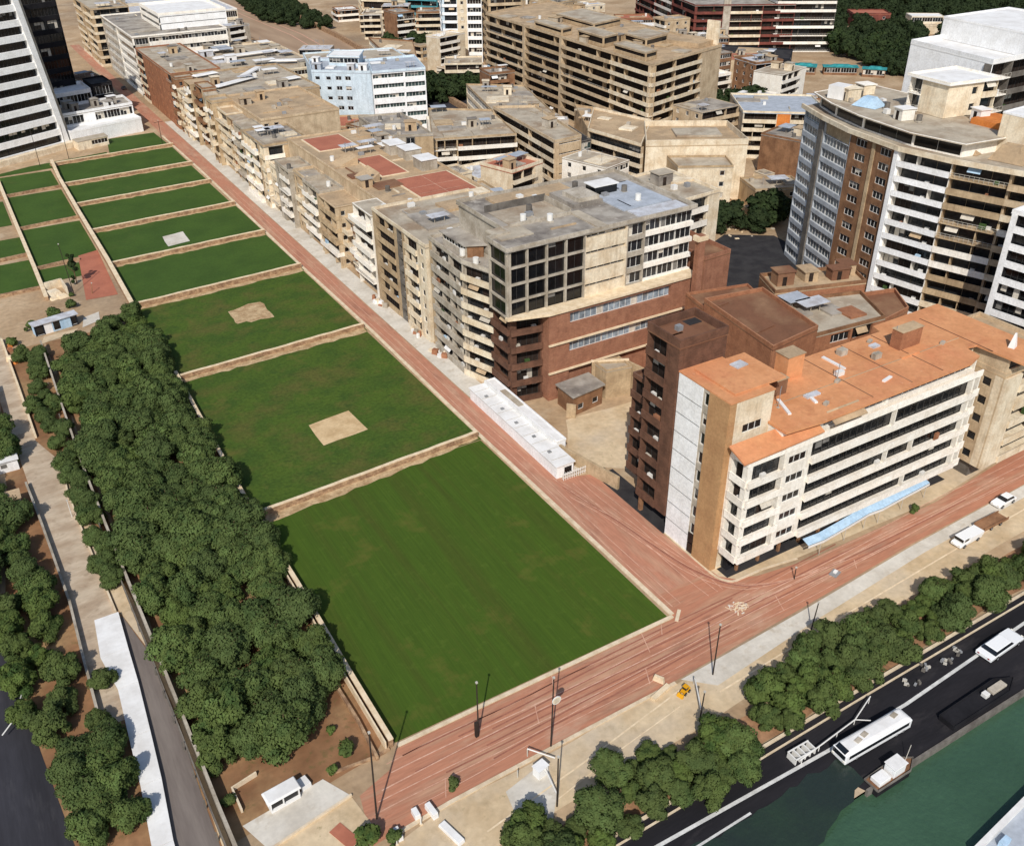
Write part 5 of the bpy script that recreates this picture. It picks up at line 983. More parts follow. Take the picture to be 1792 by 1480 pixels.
def trunk_mesh(seed,H,r0):
    r=random.Random(seed); b=MB(); b.tube((0,0,-.1),(.1,.05,.45*H),r0,r0*.7,BARK,8)
    for i in range(5):
        a=i*1.257+r.uniform(-.3,.3); b.tube((.1,.05,.4*H),(math.cos(a)*.24*H,math.sin(a)*.24*H,.7*H),r0*.5,r0*.18,BARK,6)
    b.tube((.1,.05,.44*H),(0,0,.8*H),r0*.6,r0*.2,BARK,6); return b.mesh('trunk')
TK=[]
for i in range(4): TK.append((crown_mesh('crown',100+i,3.5,6.2,28,13000,.175,LEAF_D,.22),trunk_mesh(i,6.2,.22)))
GK=[]
for i in range(4): GK.append((crown_mesh('crown',200+i,3.0,5.2,26,12000,.165,LEAF_G,.16),trunk_mesh(10+i,5.2,.17)))
FK=[]
for i in range(3): FK.append((crown_mesh('crown',300+i,5.0,9,24,4200,.5,LEAF_F,.2),trunk_mesh(20+i,9,.3)))
SK=[]
for i in range(3): SK.append((crown_mesh('foliage',400+i,1.1,1.7,7,700,.16,LEAF_G,.1),None))
def tree(x,y,kind,label,group,s=1.0,seed=0,name='tree',cat='tree',z=0):
    r=random.Random(seed*7919+int(x*13)+int(y*7)); cm,tm=r.choice(kind)
    o=empty(name,(x,y,z),label,cat,group,r.uniform(0,6.28))
    k=s*r.uniform(.88,1.14); o.scale=(k*r.uniform(.92,1.08),k*r.uniform(.92,1.08),k*r.uniform(.85,1.12))
    c=bpy.data.objects.new('crown' if tm else 'foliage',cm); COL.objects.link(c); c.parent=o
    if tm: t=bpy.data.objects.new('trunk',tm); COL.objects.link(t); t.parent=o
    return o
def r_s(a,b,i): return a+(b-a)*((i*37)%11)/10
def scatter(poly,dist,seed,avoid=(),n=4000):
    r=random.Random(seed); xs=[p[0] for p in poly]; ys=[p[1] for p in poly]; out=[]
    def ins(x,y):
        c=False; j=len(poly)-1
        for i in range(len(poly)):
            a,b=poly[i],poly[j]
            if (a[1]>y)!=(b[1]>y) and x<(b[0]-a[0])*(y-a[1])/(b[1]-a[1])+a[0]: c=not c
            j=i
        return c
    for _ in range(n):
        x=r.uniform(min(xs),max(xs)); y=r.uniform(min(ys),max(ys))
        if ins(x,y) and all((x-q[0])**2+(y-q[1])**2>dist*dist for q in out) and all((x-q[0])**2+(y-q[1])**2>q[2]**2 for q in avoid): out.append((x,y))
    return out
WG='trees of the long wood beside the lawns'
wood=scatter([(6.6,80.2),(13,79.6),(19.5,83.0),(22.8,89),(23.6,104),(23.2,150),(24.5,172),(26.2,186),(26.0,205),(24.0,218),(17,214),(12,208),(6.6,198),(6.2,150),(6.4,120)],3.92,2)
for i,(x,y) in enumerate(wood):
    lab='dense dark tree in the near half of the long wood beside the lawns' if y<130 else 'dense dark tree in the far half of the long wood beside the lawns'
    tree(x,y,TK if i%7 else GK,lab,WG if y<130 else WG+', far half',r_s(.92,1.12,i),i)
lane=scatter([(.9,125),(3.0,122),(3.2,160),(3.2,208),(-1.0,210),(-1.2,178),(.6,166),(1.2,150)],3.7,3)
for i,(x,y) in enumerate(lane): tree(x,y,TK,'dark tree in the narrow strip between the concrete path and the grey fence','trees between path and fence',.62,50+i)
lb=scatter([(-12.5,100),(-8.5,96),(-7.0,110),(-8.0,126),(-9.2,150),(-14,165),(-18,140)],3.9,4)
for i,(x,y) in enumerate(lb): tree(x,y,GK if y<125 else TK,'bushy tree in the clump left of the concrete path at the left edge','trees in the clump left of the path',r_s(.7,1.0,i),90+i)
lc=scatter([(-8.8,80),(-3.8,78.5),(-3.4,86),(-4.2,93),(-9.3,93)],2.8,5)
for i,(x,y) in enumerate(lc): tree(x,y,TK,'dark bushy tree between the dark left road and the white cover strip','trees between the left road and white cover',.75,130+i)
for (x,y,lab) in ((-2.9,103.5,'small round tree touching the white cover strip by the sandy bank'),(-4.6,96.5,'small dark shrub tree on the brown soil left of the white cover')): tree(x,y,GK,lab,None,.6,140)
for (x,y,lab) in ((-7.5,168,'dark tree at the left edge behind the flat orange roofed shed'),(-9,176,'dark tree overhanging the far left path wall')): tree(x,y,TK,lab,None,1.0,141)
HG='trees along the quay road'
PX=lambda *q: [at(a,b,2.4) for a,b in q]
hedge=[(PX((885,1452),(950,1425),(1050,1405),(1120,1425),(1075,1475),(1000,1560),(880,1560)),'bushy tree in the bottom clump between the concrete apron and the quay kerb',', bottom clump',.8),
 (PX((1060,1335),(1115,1300),(1200,1315),(1240,1275),(1315,1280),(1325,1318),(1245,1370),(1130,1405)),'bushy tree in the middle clump below the sandy verge and yellow loader',', middle clump',.95),
 (PX((1330,1195),(1400,1125),(1500,1090),(1600,1035),(1792,960),(1860,930),(1860,970),(1792,1000),(1600,1120),(1500,1180),(1385,1255),(1345,1270)),'bushy tree in the long right hedge between verge and black quay road',', right hedge',.95)]
for k,(pl,lab,gr,sc) in enumerate(hedge):
    for i,(x,y) in enumerate(scatter(pl,2.5,6+k)): tree(x,y,GK if i%5 else TK,lab,HG+gr,sc*r_s(.55,.98,i),160+100*k+i)
BGT=[((172,370),(196,366),(214,372),(206,384),(186,382),6.5,'dark tree in the row below the big tan slab block','trees below the tan slab'),
 ((206,470),(222,462),(232,492),(218,500),None,8,'dark tree beside the foot of the pale tower at the top','trees beside the pale tower'),
 ((252,262),(272,254),(280,290),(262,296),None,8,'dark tree right of the big tan slab block','trees right of the tan slab'),
 ((378,292),(398,280),(430,345),(410,370),(392,350),9,'dark green tree in the grove left of the white wall tower','grove left of the white wall tower')]
for k,g in enumerate(BGT):
    for i,(x,y) in enumerate(scatter([p for p in g[:-3] if p],g[-3],20+k)): tree(x,y,FK,g[-2],g[-1],1.2,300+k*50+i)
def woodland(name, pts, protos, k):
    "a far wood that reads as one mass: one object"
    v=[];f=[];nv=[]; r=random.Random(5)
    for x,y in pts:
        cm=r.choice(protos)[0]; a=r.uniform(0,6.28); ca,sa=math.cos(a)*k,math.sin(a)*k; b=len(v)
        v.extend([(x+p.co.x*ca-p.co.y*sa,y+p.co.x*sa+p.co.y*ca,p.co.z*k) for p in cm.vertices]); f.extend([tuple(b+q for q in pl.vertices) for pl in cm.polygons]); nv.extend([(n_[0]*ca/k-n_[1]*sa/k,n_[0]*sa/k+n_[1]*ca/k,n_[2]) for n_ in NV[cm.name]])
    me=bpy.data.meshes.new(name); me.from_pydata(v,[],f); me.materials.append(LEAF_F); me.update(); soft(me,nv); o=bpy.data.objects.new(name,me); COL.objects.link(o); o['kind']='stuff'; return o
woodland('woodland', scatter([(400,300),(470,300),(560,330),(640,420),(560,480),(470,470),(440,400),(415,370)],11,40,avoid=((474,396,16),(485,366,20),(532,326,24),(485,298,16))), FK, 1.25)
woodland('bank_woodland', scatter([(182,600),(206,560),(222,700),(200,720)],8.5,22), FK, 1.0)
for (x,y,s,lab) in ((194,187,1.1,'big dark tree left of the foot of the curved tower'),(187.5,183,.9,'smaller dark tree overlapping the big one near the curved tower'),(201,190,.9,'dark tree squeezed behind the big one next to the curved tower'),(252,590,1.0,'round dark tree above the earth road near the top edge'),(183,190,1.0,'dark tree at the left end of the row beside the black yard'),(176,189,.8,'low dark tree at the edge of the black yard below the cream box')): tree(x,y,FK,lab,None,s,700)
for i,(x,y,s,lab) in enumerate(((18.2,63.8,1.6,'large round bush at the end of the red front road'),(20.4,62.5,1.0,'low bush touching the large one at the end of the front road'),(20.5,76.3,1.3,'long dark bush on the bare soil by the low brown wall'),(19.9,80.3,.8,'small shrub on the bare soil under the wood edge'),(18.0,74.6,.8,'low shrub near the sandy plot wall'),(29.6,65.4,1.0,'lone shrub growing on the red front road'),(119,72.9,1.0,'shrub under the right end of the blue awning'),(32.2,56.2,1.3,'round bush right of the pale concrete block at the bottom edge'),(6.2,76.8,.9,'thin pale shrub between fence and white kiosk'),(3.2,224,1.5,'bush beside the blue shed'),(8.5,228.5,1.6,'shrub behind the blue shed near the red court'),(13.0,232.5,1.5,'shrub between the blue shed and the red court'),(14.2,239.5,.9,'shrub under the white slab wall by the red court'),(-1.6,218,1.6,'ragged shrub left of the blue shed'))):
    tree(x,y,SK,lab,None,s,800+i,'shrub','shrub')
b=Bld
root=empty('cypress',(16.6,247,0),'tall narrow dark cypress beside the red court','tree'); 
b=MB()
c=bpy.data.objects.new('crown',crown_mesh('crown',500,1.4,11,9,1600,.3,LEAF_F,.1)); COL.objects.link(c); c.parent=root
tt=bpy.data.objects.new('trunk',trunk_mesh(50,8,.15)); COL.objects.link(tt); tt.parent=root

# small sheds scattered between the middle blocks
def free(x,y,rad):
    for P in FOOT:
        n=len(P); ins=False; j=n-1
        for i in range(n):
            a,b=P[i],P[j]
            if (a[1]>y)!=(b[1]>y) and x<(b[0]-a[0])*(y-a[1])/(b[1]-a[1])+a[0]: ins=not ins
            dx,dy=b[0]-a[0],b[1]-a[1]; t=max(0,min(1,((x-a[0])*dx+(y-a[1])*dy)/(dx*dx+dy*dy)))
            if math.hypot(a[0]+dx*t-x,a[1]+dy*t-y)<rad: return False
            j=i
        if ins: return False
    return True
shed_protos=[]
for k,(w,d,h,wm,rm) in enumerate(((7,6,3.2,W_SAND,R_BEIGE),(5,4,2.6,W_CREAM,R_GREY),(9,5,3.6,W_GREY,R_LILAC))):
    B=Bld('shed','small flat roofed shed among the middle blocks','shed',(0,0),near=False,seed=500+k,wall=wm,group='small sheds between the blocks')
    FOOT_n=len(FOOT); B.volume(rect(-w/2,-d/2,w/2,d/2),0,h,1,{0:(.2,[('pun',1,{'k':2,'ww':1.2,'wh':1.2})])},roof=rm,par=.25,over=.1,rth=.12); B.done(); del FOOT[FOOT_n:]
    B.loose('roof_deck',(w*.15,0),w*.4,d*.5,h+.1,h+.5,0,(R_TAN,R_BEIGE,R_WHITE)[k]); shed_protos.append(B.root)
used_=[0,0,0]
r=random.Random(77); sp=[]
for _ in range(3000):
    if len(sp)>=46: break
    x=r.uniform(114,230); y=r.uniform(190,420)
    if 148<x<200 and 350<y<415: continue
    if 168<x<208 and y>320: continue
    if not free(x,y,5.5) or any(math.hypot(x-a,y-b)<8.5 for a,b in sp): continue
    sp.append((x,y)); k=r.randrange(3)
    if not used_[k]: o=shed_protos[k]; used_[k]=1
    else: o=dup(shed_protos[k])
    o.location=(x,y,0); o.rotation_euler=(0,0,r.choice((0,.3,-.4,1.57,-.5)))
# rubble strewn over the bare ground between the blocks
rb=MB()
for _ in range(1400):
    x=r.uniform(112,240); y=r.uniform(180,430)
    if 148<x<198 and 345<y<420: continue
    if not free(x,y,.6): continue
    s_=r.uniform(.3,1.5); rb.rbox((x,y),s_,s_*r.uniform(.4,1),0,r.uniform(.1,.7),r.random()*3,(W_SAND,W_CREAM,W_GREY,W_BROWN,COPE)[r.randrange(5)],.8)
o=rb.build('rubble_scatter'); o['kind']='stuff'
# ------------------------------------------------------------------ small things
def wheel(b,x,y,r,w):
    b.tube((x,y-w/2,r),(x,y+w/2,r),r,r,RUBBER,14); b.tube((x,y-w/2-.01,r),(x,y+w/2+.01,r),r*.55,r*.55,METAL,10)
def car(name,x,y,rz,label,cat,L=4.3,W=1.75,paint=PAINTW,kind='car'):
    root=empty(name,(x,y,.04),label,cat,None,rz); P=Vector((x,y,0))
    def part(nm,b,bev=0): 
        o=b.build(nm,None,(0,0,0),bevel=bev); o.parent=root; return o
    h=L/2
    b=MB(); prof=[(-h,.35),(-h+.05,.85),(-h*.55,.95),(h*.35,.95),(h*.9,.8),(h,.6),(h,.3)]
    n=len(prof)
    base=len(b.v); b.v+=[(px,-W/2*(.97 if 0<i<n-1 else .93),pz) for i,(px,pz) in enumerate(prof)]+[(px,W/2*(.97 if 0<i<n-1 else .93),pz) for i,(px,pz) in enumerate(prof)]
    k=b.mi(paint)
    for i in range(n): j=(i+1)%n; b.f.append((base+i,base+j,base+n+j,base+n+i)); b.m.append(k)
    b.f.append(tuple(range(base+n-1,base-1,-1))); b.m.append(k); b.f.append(tuple(range(base+n,base+2*n))); b.m.append(k)
    part('body',b,.05)
    if kind=='car':
        c0,c1=-h*.75,h*.35
        b=MB(); b.hexa([(c0,-W*.44,.93),(c1,-W*.44,.93),(c1,W*.44,.93),(c0,W*.44,.93),(c0+.45,-W*.36,1.42),(c1-.6,-W*.36,1.42),(c1-.6,W*.36,1.42),(c0+.45,W*.36,1.42)],CARGLASS); part('windows',b)
        b=MB(); b.hexa([(c0+.4,-W*.37,1.40),(c1-.55,-W*.37,1.40),(c1-.55,W*.37,1.40),(c0+.4,W*.37,1.40),(c0+.5,-W*.34,1.47),(c1-.65,-W*.34,1.47),(c1-.65,W*.34,1.47),(c0+.5,W*.34,1.47)],paint); part('roof',b)
    else:
        b=MB(); b.box(h*.25,h*.25+1.5,-W*.45,W*.45,.9,1.75,paint); part('cab',b,.06)
        b=MB(); b.box(h*.25+1.2,h*.25+1.54,-W*.42,W*.42,1.15,1.65,CARGLASS); b.box(h*.25+.2,h*.25+1.2,-W*.46,W*.46,1.2,1.62,CARGLASS); part('windows',b)
        b=MB(); b.box(-h-.1,h*.2,-W*.5,W*.5,.85,1.55 if kind=='truck' else 1.0,paint); part('cargo_bed',b,.03)
    for sx in (-.62,.62):
        for sy in (-1,1): b=MB(); wheel(b,h*sx,sy*(W/2-.08),.33,.22); part('wheel',b)
    for sy in (-.6,.6):
        b=MB(); b.box(h-.02,h+.02,sy*W/2-.16,sy*W/2+.16,.55,.72,LAMP); part('headlight',b)
        b=MB(); b.box(-h-.02,-h+.02,sy*W/2-.13,sy*W/2+.13,.6,.78,TAILLAMP); part('tail_light',b)
    return root
car('parked_car',133.4,66.9,math.pi+.02,'white car parked at the right end of the red front road','car',4.6,1.8)
car('pickup_truck',119.6,63.6,math.pi+.03,'white flatbed pickup truck on the sandy verge above the hedge','truck',5.4,1.9,kind='truck')
o=empty('truck_shadow_form',(126.6,64.3,0),'low brown grey wheeled bed standing in for the white pickup truck shadow','truck_shadow_form')  # wheeled bed added to stand in for the pickup's shadow
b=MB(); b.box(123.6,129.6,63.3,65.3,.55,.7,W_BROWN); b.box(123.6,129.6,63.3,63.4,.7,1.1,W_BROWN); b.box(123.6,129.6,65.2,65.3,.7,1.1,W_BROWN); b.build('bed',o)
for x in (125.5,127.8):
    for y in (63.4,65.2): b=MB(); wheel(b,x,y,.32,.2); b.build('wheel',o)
# white bus on the quay
o=empty('bus',(76.5,44.6,0),'white bus with a rounded roof parked at the quay edge beside the green water','bus',None,-.02); o.scale=(.93,.85,.82)
def prt(nm,b,bev=0): q=b.build(nm,None,(0,0,0),bevel=bev); q.parent=o; return q
b=MB(); b.box(-6.0,6.2,-1.3,1.3,.35,2.1,PAINTW); prt('body',b,.12)
b=MB(); b.hexa([(-6.1,-1.35,2.1),(6.3,-1.35,2.1),(6.3,1.35,2.1),(-6.1,1.35,2.1),(-5.3,-1.0,2.6),(5.6,-1.0,2.6),(5.6,1.0,2.6),(-5.3,1.0,2.6)],R_WHITE); prt('roof',b,.3)
b=MB(); b.box(-6.07,-5.99,-1.1,1.1,1.2,2.0,CARGLASS); b.hexa([(-5.9,-.9,2.15),(-5.3,-.9,2.5),(-5.3,.9,2.5),(-5.9,.9,2.15),(-5.98,-.9,2.25),(-5.3,-.9,2.64),(-5.3,.9,2.64),(-5.98,.9,2.25)],CARGLASS); prt('windscreen',b)
for sy in (-1,1):
    b=MB(); b.box(-5.4,5.6,sy*1.31-.02,sy*1.31+.02,1.2,1.9,CARGLASS); prt('side_window',b)
for x in (-3.8,3.6,4.8):
    for y in (-1.15,1.15): b=MB(); wheel(b,x,y,.45,.28); prt('wheel',b)
for (x,y) in ((-3,-.2),(-1.6,.1),(4.2,.4)): b=MB(); b.rbox((x,y),1.0,.7,2.58,2.72,.2,W_GREY); prt('roof_hatch',b)
for y in (-1,1): b=MB(); b.box(-6.1,-6.0,y-.2,y+.2,.7,.95,LAMP); prt('headlight',b)
# small open boat / utility craft beside the bus
o=empty('workboat',(74.6,40.1,-.75),'small dark workboat with a white cabin moored below the white bus','boat',None,.02)
b=MB(); hull=[(-3.2,-1.0),(2.4,-1.1),(4.2,0),(2.4,1.1),(-3.2,1.0)]; b.prism(hull,0,.95,W_BLACK,W_BROWN); prt('hull',b)
b=MB(); b.wall([(-3.2,-1.0),(2.4,-1.1),(4.2,0),(2.4,1.1),(-3.2,1.0),(-3.2,-1.0)],.14,.95,1.2,W_DGREY); prt('gunwale',b)
b=MB(); b.box(-.2,1.8,-.75,.75,.95,2.4,PAINTW); b.box(-.35,1.95,-.85,.85,2.4,2.5,R_WHITE); prt('cabin',b,.06)
b=MB(); b.box(-2.6,-.6,-.7,.7,.95,1.6,R_WHITE); prt('hatch_cover',b,.06); b=MB(); b.box(1.78,1.84,-.6,.6,1.5,2.2,CARGLASS); prt('window',b)
b=MB(); b.tube((3.2,.3,.9),(3.9,.5,3.0),.05,.04,FR_GREY,6); prt('mast',b)
car('parked_van',103.9,46.4,.05,'large white car on the black quay road near the right edge','car',7.8,2.5)
# white barrier with a frame left of the bus
o=empty('quay_barrier',(72,47.2,0),'white metal barrier rail and gangway frame on the quay beside the bus','barrier')
b=MB(); b.tube((66.5,46.6,.9),(76.8,47.5,.9),.09,.09,FR_WHITE,8); b.tube((76.8,47.5,.9),(81.2,49.0,1.1),.08,.08,FR_WHITE,8); b.tube((76.8,47.5,.9),(78.2,46.3,1.1),.07,.07,FR_WHITE,8); b.build('rail',o)
for x,y in ((66.8,46.6),(70,46.9),(73.4,47.2),(76.8,47.5),(81,48.9)): b=MB(); b.tube((x,y,0),(x,y,.95),.06,.06,FR_WHITE,6); b.build('post',o)
b=MB()
for k in range(5): b.box(66.0+k*.8,66.15+k*.8,46.8,48.2,.05,1.0,FR_WHITE)
b.box(66,69.4,46.75,46.9,.9,1.02,FR_WHITE); b.box(66,69.4,48.1,48.25,.9,1.02,FR_WHITE); b.build('gangway_frame',o)
o=empty('moored_boat',(92.5,41.6,0),'long black barge with pale fittings lying along the right part of the quay','boat',None,.02)
b=MB(); b.prism([(-6,-1.1),(5,-1.2),(7.5,0),(5,1.2),(-6,1.1)],.02,.7,W_BLACK,W_BLACK); prt('hull',b)
b=MB(); b.wall([(-6,-1.1),(5,-1.2),(7.5,0),(5,1.2),(-6,1.1),(-6,-1.1)],.1,.7,.85,W_BLACK); prt('gunwale',b)
b=MB(); b.box(2.6,5.4,-.5,.5,.7,1.1,W_GREY); prt('hatch_cover',b,.05); b=MB(); b.box(1.2,2.0,-.4,.4,.7,1.3,FR_WHITE); prt('locker',b,.05)
for i,(x,y,a) in enumerate(((88.2,48.4,.3),(92.0,48.9,.9),(95.5,48.6,.2),(98.4,49.0,1.4))):
    b=MB(); r=random.Random(i)
    for k in range(6):
        cx,cy=r.gauss(0,.45),r.gauss(0,.4); b.rbox((x+cx,y+cy),.5*r.uniform(.5,1.2),.3,.02,.25+.25*r.random(),a+k,(METAL,W_DGREY,FR_GREY)[k%3])
    b.thing('debris_pile',(x,y,0),('small heap of grey scrap on the black quay nearest the bus','second small heap of scrap on the black quay','third small scrap heap on the quay, between barge and hedge','small scrap heap on the quay next to the large white car')[i],'debris pile','scrap heaps on the quay')
# pier at the corner
o=empty('pier',(80,28,0),'grey blue floating pier with a white edge beam in the bottom right corner','pier')
b=MB(); b.prism([(76,28.4),(84.6,29.3),(110,32),(110,10),(76,10)],-.95,-.1,W_NAVY,R_BLUEG); b.build('deck',o)
b=MB(); b.wall([(74.5,28.4),(84.6,29.5),(110,32.2)],.6,-.9,.6,R_WHITE); b.build('edge_beam',o); b=MB(); b.rbox((78.2,27.4),1.4,.7,-.1,.7,.1,W_LBLUE); b.build('locker',o)
# yellow loader
o=empty('loader',(62.0,62.5,.02),'small yellow loader parked on the verge between two poles','loader',None,math.pi+.25); o.scale=(.58,.58,.58)
b=MB(); b.box(-1.3,.9,-.6,.6,.45,1.15,PAINTY); prt('body',b,.08); b=MB(); b.box(-.6,.35,-.5,.5,1.15,1.95,CARGLASS); prt('cab',b); b=MB(); b.box(-.7,.45,-.58,.58,1.95,2.05,PAINTY); prt('cab_roof',b,.03)
b=MB(); b.hexa([(1.5,-.8,.05),(2.1,-.8,.0),(2.1,.8,.0),(1.5,.8,.05),(1.4,-.8,.75),(1.6,-.8,.75),(1.6,.8,.75),(1.4,.8,.75)],PAINTY); prt('bucket',b)
for sy in (-.5,.5): b=MB(); b.tube((.5,sy,1.0),(1.6,sy,.5),.08,.08,PAINTY,6); prt('arm',b)
for sx in (-.8,.6):
    for sy in (-.65,.65): b=MB(); wheel(b,sx,sy,.42,.3); prt('wheel',b)
# utility poles: foot, height, lean
def pole(x,y,h,label,lean=(0,0),arm=None,r=.11,sign=None,m=DARKPOLE,name='utility_pole',base=False):
    o=empty(name,(x,y,0),label,'pole')
    b=MB(); top=(x+lean[0],y+lean[1],h); b.tube((x,y,-.1),top,r,r*.7,m,10); b.build('shaft',o)
    if base: b=MB(); b.rbox((x-.25,y),.4,.35,0,2.6,.1,DARKPOLE); b.build('switch_box',o)
    if arm:
        b=MB(); b.tube((top[0]-arm,top[1],h-.5),(top[0]+arm,top[1],h-.5),.07,.07,m,6); b.build('crossarm',o)
    b=MB(); b.rbox((top[0],top[1]),.25,.25,h-.02,h+.18,0,FR_GREY); b.build('cap',o)
    if sign:
        b=MB(); n=20; cx,cy,cz=x+.65,y-.1,h-3.6
        b.tube((cx,cy-.05,cz),(cx,cy+.05,cz),.62,.62,FR_WHITE,20); b.tube((cx,cy-.07,cz),(cx,cy+.06,cz),.52,.52,W_CREAM,20)
        for k in range(4): b.box(cx-.32,cx+.32,cy-.09,cy-.06,cz-.32+k*.19,cz-.25+k*.19,W_GREY)
        b.build('sign_disc',o)
    return o
pole(20.0,66.2,14.0,'tall dark pole standing at the left end of the red front road',(.5,.2),r=.12)
pole(35.6,70.4,9.2,'dark pole with a switch box on the red road in front of the nearest lawn',(.1,.1),base=True)
pole(42.4,64.3,11.6,'dark pole carrying a round pale sign disc over the red front road',(.4,.2),sign=True)
pole(38.5,56.9,8.4,'dark pole at the concrete apron beside the left hedge clump',(.1,.1))
pole(67.2,63.0,8.8,'dark pole on the pavement opposite the lawn corner',(.2,.1),r=.11)
pole(60.6,57.9,5.0,'short dark pole rising from the tip of the left hedge clump',(.3,.1))
pole(84.5,62.2,4.8,'short dark leaning post at the verge behind the right hedge',(.5,.1),r=.1)
pole(14.9,241,13.0,'thin dark mast beside the red court at the left',(-.4,0),r=.1)
pole(65.5,365.5,9.0,'dark pole with arm at the far corner of the lawns by the street',(.1,0),arm=1.6)
pole(23,362,13,'thin pole in front of the white striped tower',(0,0),r=.1)
pole(33,366,12,'second thin pole in front of the white striped tower, nearer the lawn',(0,0),r=.1)
pole(90.2,71.2,2.2,'short bollard post standing on the red front road',(0,0),r=.09,name='bollard')
# round manhole frame and chalk scribble
b=MB(); r=random.Random(4)
for k in range(38):
    a=r.uniform(0,6.28); q=1.25*math.sqrt(r.random()); x,y=78.8+q*math.cos(a)*1.3,70.9+q*math.sin(a); a2=r.uniform(0,3.14); b.rbox((x,y),r.uniform(.3,1.0),r.uniform(.08,.18),.03,.045+.05*r.random(),a2,(COPE,CONC,COPE)[k%3])
b.thing('rubble_heap',(78.8,70.9,.03),'flat heap of white broken stones on the red road corner','rubble')
b=MB(); b.rbox((96.3,68.9),1.7,1.2,.03,.16,.3,METAL); b.rbox((96.5,69.0),.7,.5,.16,.4,.3,R_WHITE); b.thing('road_plate',(96.3,68.9,0),'small grey metal plate with a white cap on the red front road','plate')
# white blocks at the road end
for (x,y,w,d,h,a,lab) in ((25.7,63.6,.7,2.0,.9,.1,'leaning white concrete block standing near the kerb of the front road'),(24.0,64.2,.7,1.3,.8,0,'short white concrete block left of the leaning one'),(21.2,62.9,.6,1.6,.8,0,'tall white concrete block at the far left of the road end'),(26.4,60.0,.9,3.6,.5,.25,'long white beam lying on the sandy verge at the bottom edge'),(14.4,74.8,1.3,1.5,.7,.2,'white box beside the white kiosk')):
    b=MB(); b.rbox((x,y),w,d,0.0,h,a,R_WHITE,.94); b.thing('concrete_block',(x,y,0),lab,'block',bevel=.04)
for i,(p,lab) in enumerate(((((24,62.9),(24.1,61.3)),'thin white marker post by the kerb at the bottom edge'),(((20.6,62.0),(20.7,60.4)),'thin white marker post below the round bush'))):
    b=MB(); b.tube(p[0]+(0,),p[0]+(1.1,),.08,.07,FR_WHITE,8); b.rbox(p[0],.35,.35,0,.12,0,COPE); b.thing('marker_post',p[0]+(0,),lab,'post')
# white canopy over the verge with posts
o=empty('gate_barrier',(40.5,61.5,0),'white lifting barrier with a small white booth at the edge of the front road','barrier')
b=MB(); b.rbox((39.2,61.6),1.5,1.1,0,1.5,.2,PAINTW); b.rbox((39.2,61.6),1.7,1.3,1.5,1.6,.2,R_WHITE); b.build('booth',o)
b=MB(); b.tube((39.6,61.2,1.2),(38.9,57.4,1.1),.1,.08,FR_WHITE,8); b.tube((39.2,64.6,1.4),(41.5,62.0,1.0),.09,.08,FR_WHITE,8); b.build('boom',o)
for x,y in ((38.9,57.5),(39.2,64.6),(36.6,62.6)): b=MB(); b.tube((x,y,0),(x,y,1.3),.08,.08,FR_GREY,8); b.build('post',o)
o=empty('gate_barrier',(64,61,0),'white lifting barrier pole right of the yellow loader','barrier')
b=MB(); b.tube((60.9,58.1,1.6),(64.0,63.0,1.1),.1,.08,FR_WHITE,8); b.build('boom',o); b=MB(); b.tube((64,63,0),(64,63,1.25),.14,.12,FR_GREY,8); b.build('post',o)
b=MB(); b.wall([(57.6,63.6),(60.8,64.4)],.7,0,.5,COPE); b.thing('kerb_block',(59,64,0),'pale low concrete kerb block left of the yellow loader','block')
b=MB(); b.rbox((60.3,65.8),.5,1.6,0,.9,.5,COPE,.8); b.thing('concrete_block',(60.3,65.8,0),'short pale slanted concrete block at the road edge near the loader','block')
# kiosk and its yard
o=empty('kiosk',(11.6,74.0,0),'white kiosk with dark openings under the near end of the wood','kiosk',None,.1); o.scale=(.7,.66,.72)
b=MB(); b.box(-2.6,2.6,-1.3,1.3,0,.6,R_WHITE); b.box(-2.6,2.6,1.1,1.3,.6,2.3,R_WHITE); b.box(-2.6,-2.4,-1.3,1.1,.6,2.3,R_WHITE); b.box(2.4,2.6,-1.3,1.1,.6,2.3,R_WHITE); b.box(-.4,-.2,-1.3,-1.1,.6,2.3,R_WHITE); prt('wall',b)
b=MB(); b.hexa([(-3.0,-1.5,2.3),(3.0,-1.5,2.3),(3.0,1.7,2.3),(-3,1.7,2.3),(-2.7,-1.2,2.6),(2.8,-1.2,2.6),(2.8,1.5,2.6),(-2.7,1.5,2.6)],R_WHITE); prt('roof',b,.1)
for x0,x1 in ((-2.35,-.45),(-.15,2.35)): b=MB(); b.box(x0,x1,-.95,-.9,.65,2.25,G_BLACK); prt('window',b)
sheet('kiosk_slab',[(6.5,73.2),(16.6,74.4),(18.6,70.6),(8.2,68.6)],.05,CONC); sheet('sand_slab',[(6.0,70.0),(9.0,68.8),(18.6,70.5),(19.4,64.5),(8,62)],.046,VERGE)
b=MB(); b.wall([(7.0,74.9),(6.9,78.4),(10.0,79.0)],.25,0,.7,KERB); b.thing('low_wall',(7,76,0),'low pale kerb wall around the earth bed left of the white kiosk','wall')
b=MB(); b.wall([(8.2,68.6),(18.7,70.5)],.25,0,.35,KERB); b.thing('low_wall',(13,69.5,0),'low pale kerb in front of the grey kiosk slab','wall')
b=MB(); b.rbox((16.0,66.0),1.6,3.4,0.0,.12,.35,R_RED); b.thing('red_mat',(16,66,0),'red brick ramp strip beside the large round bush','ramp')
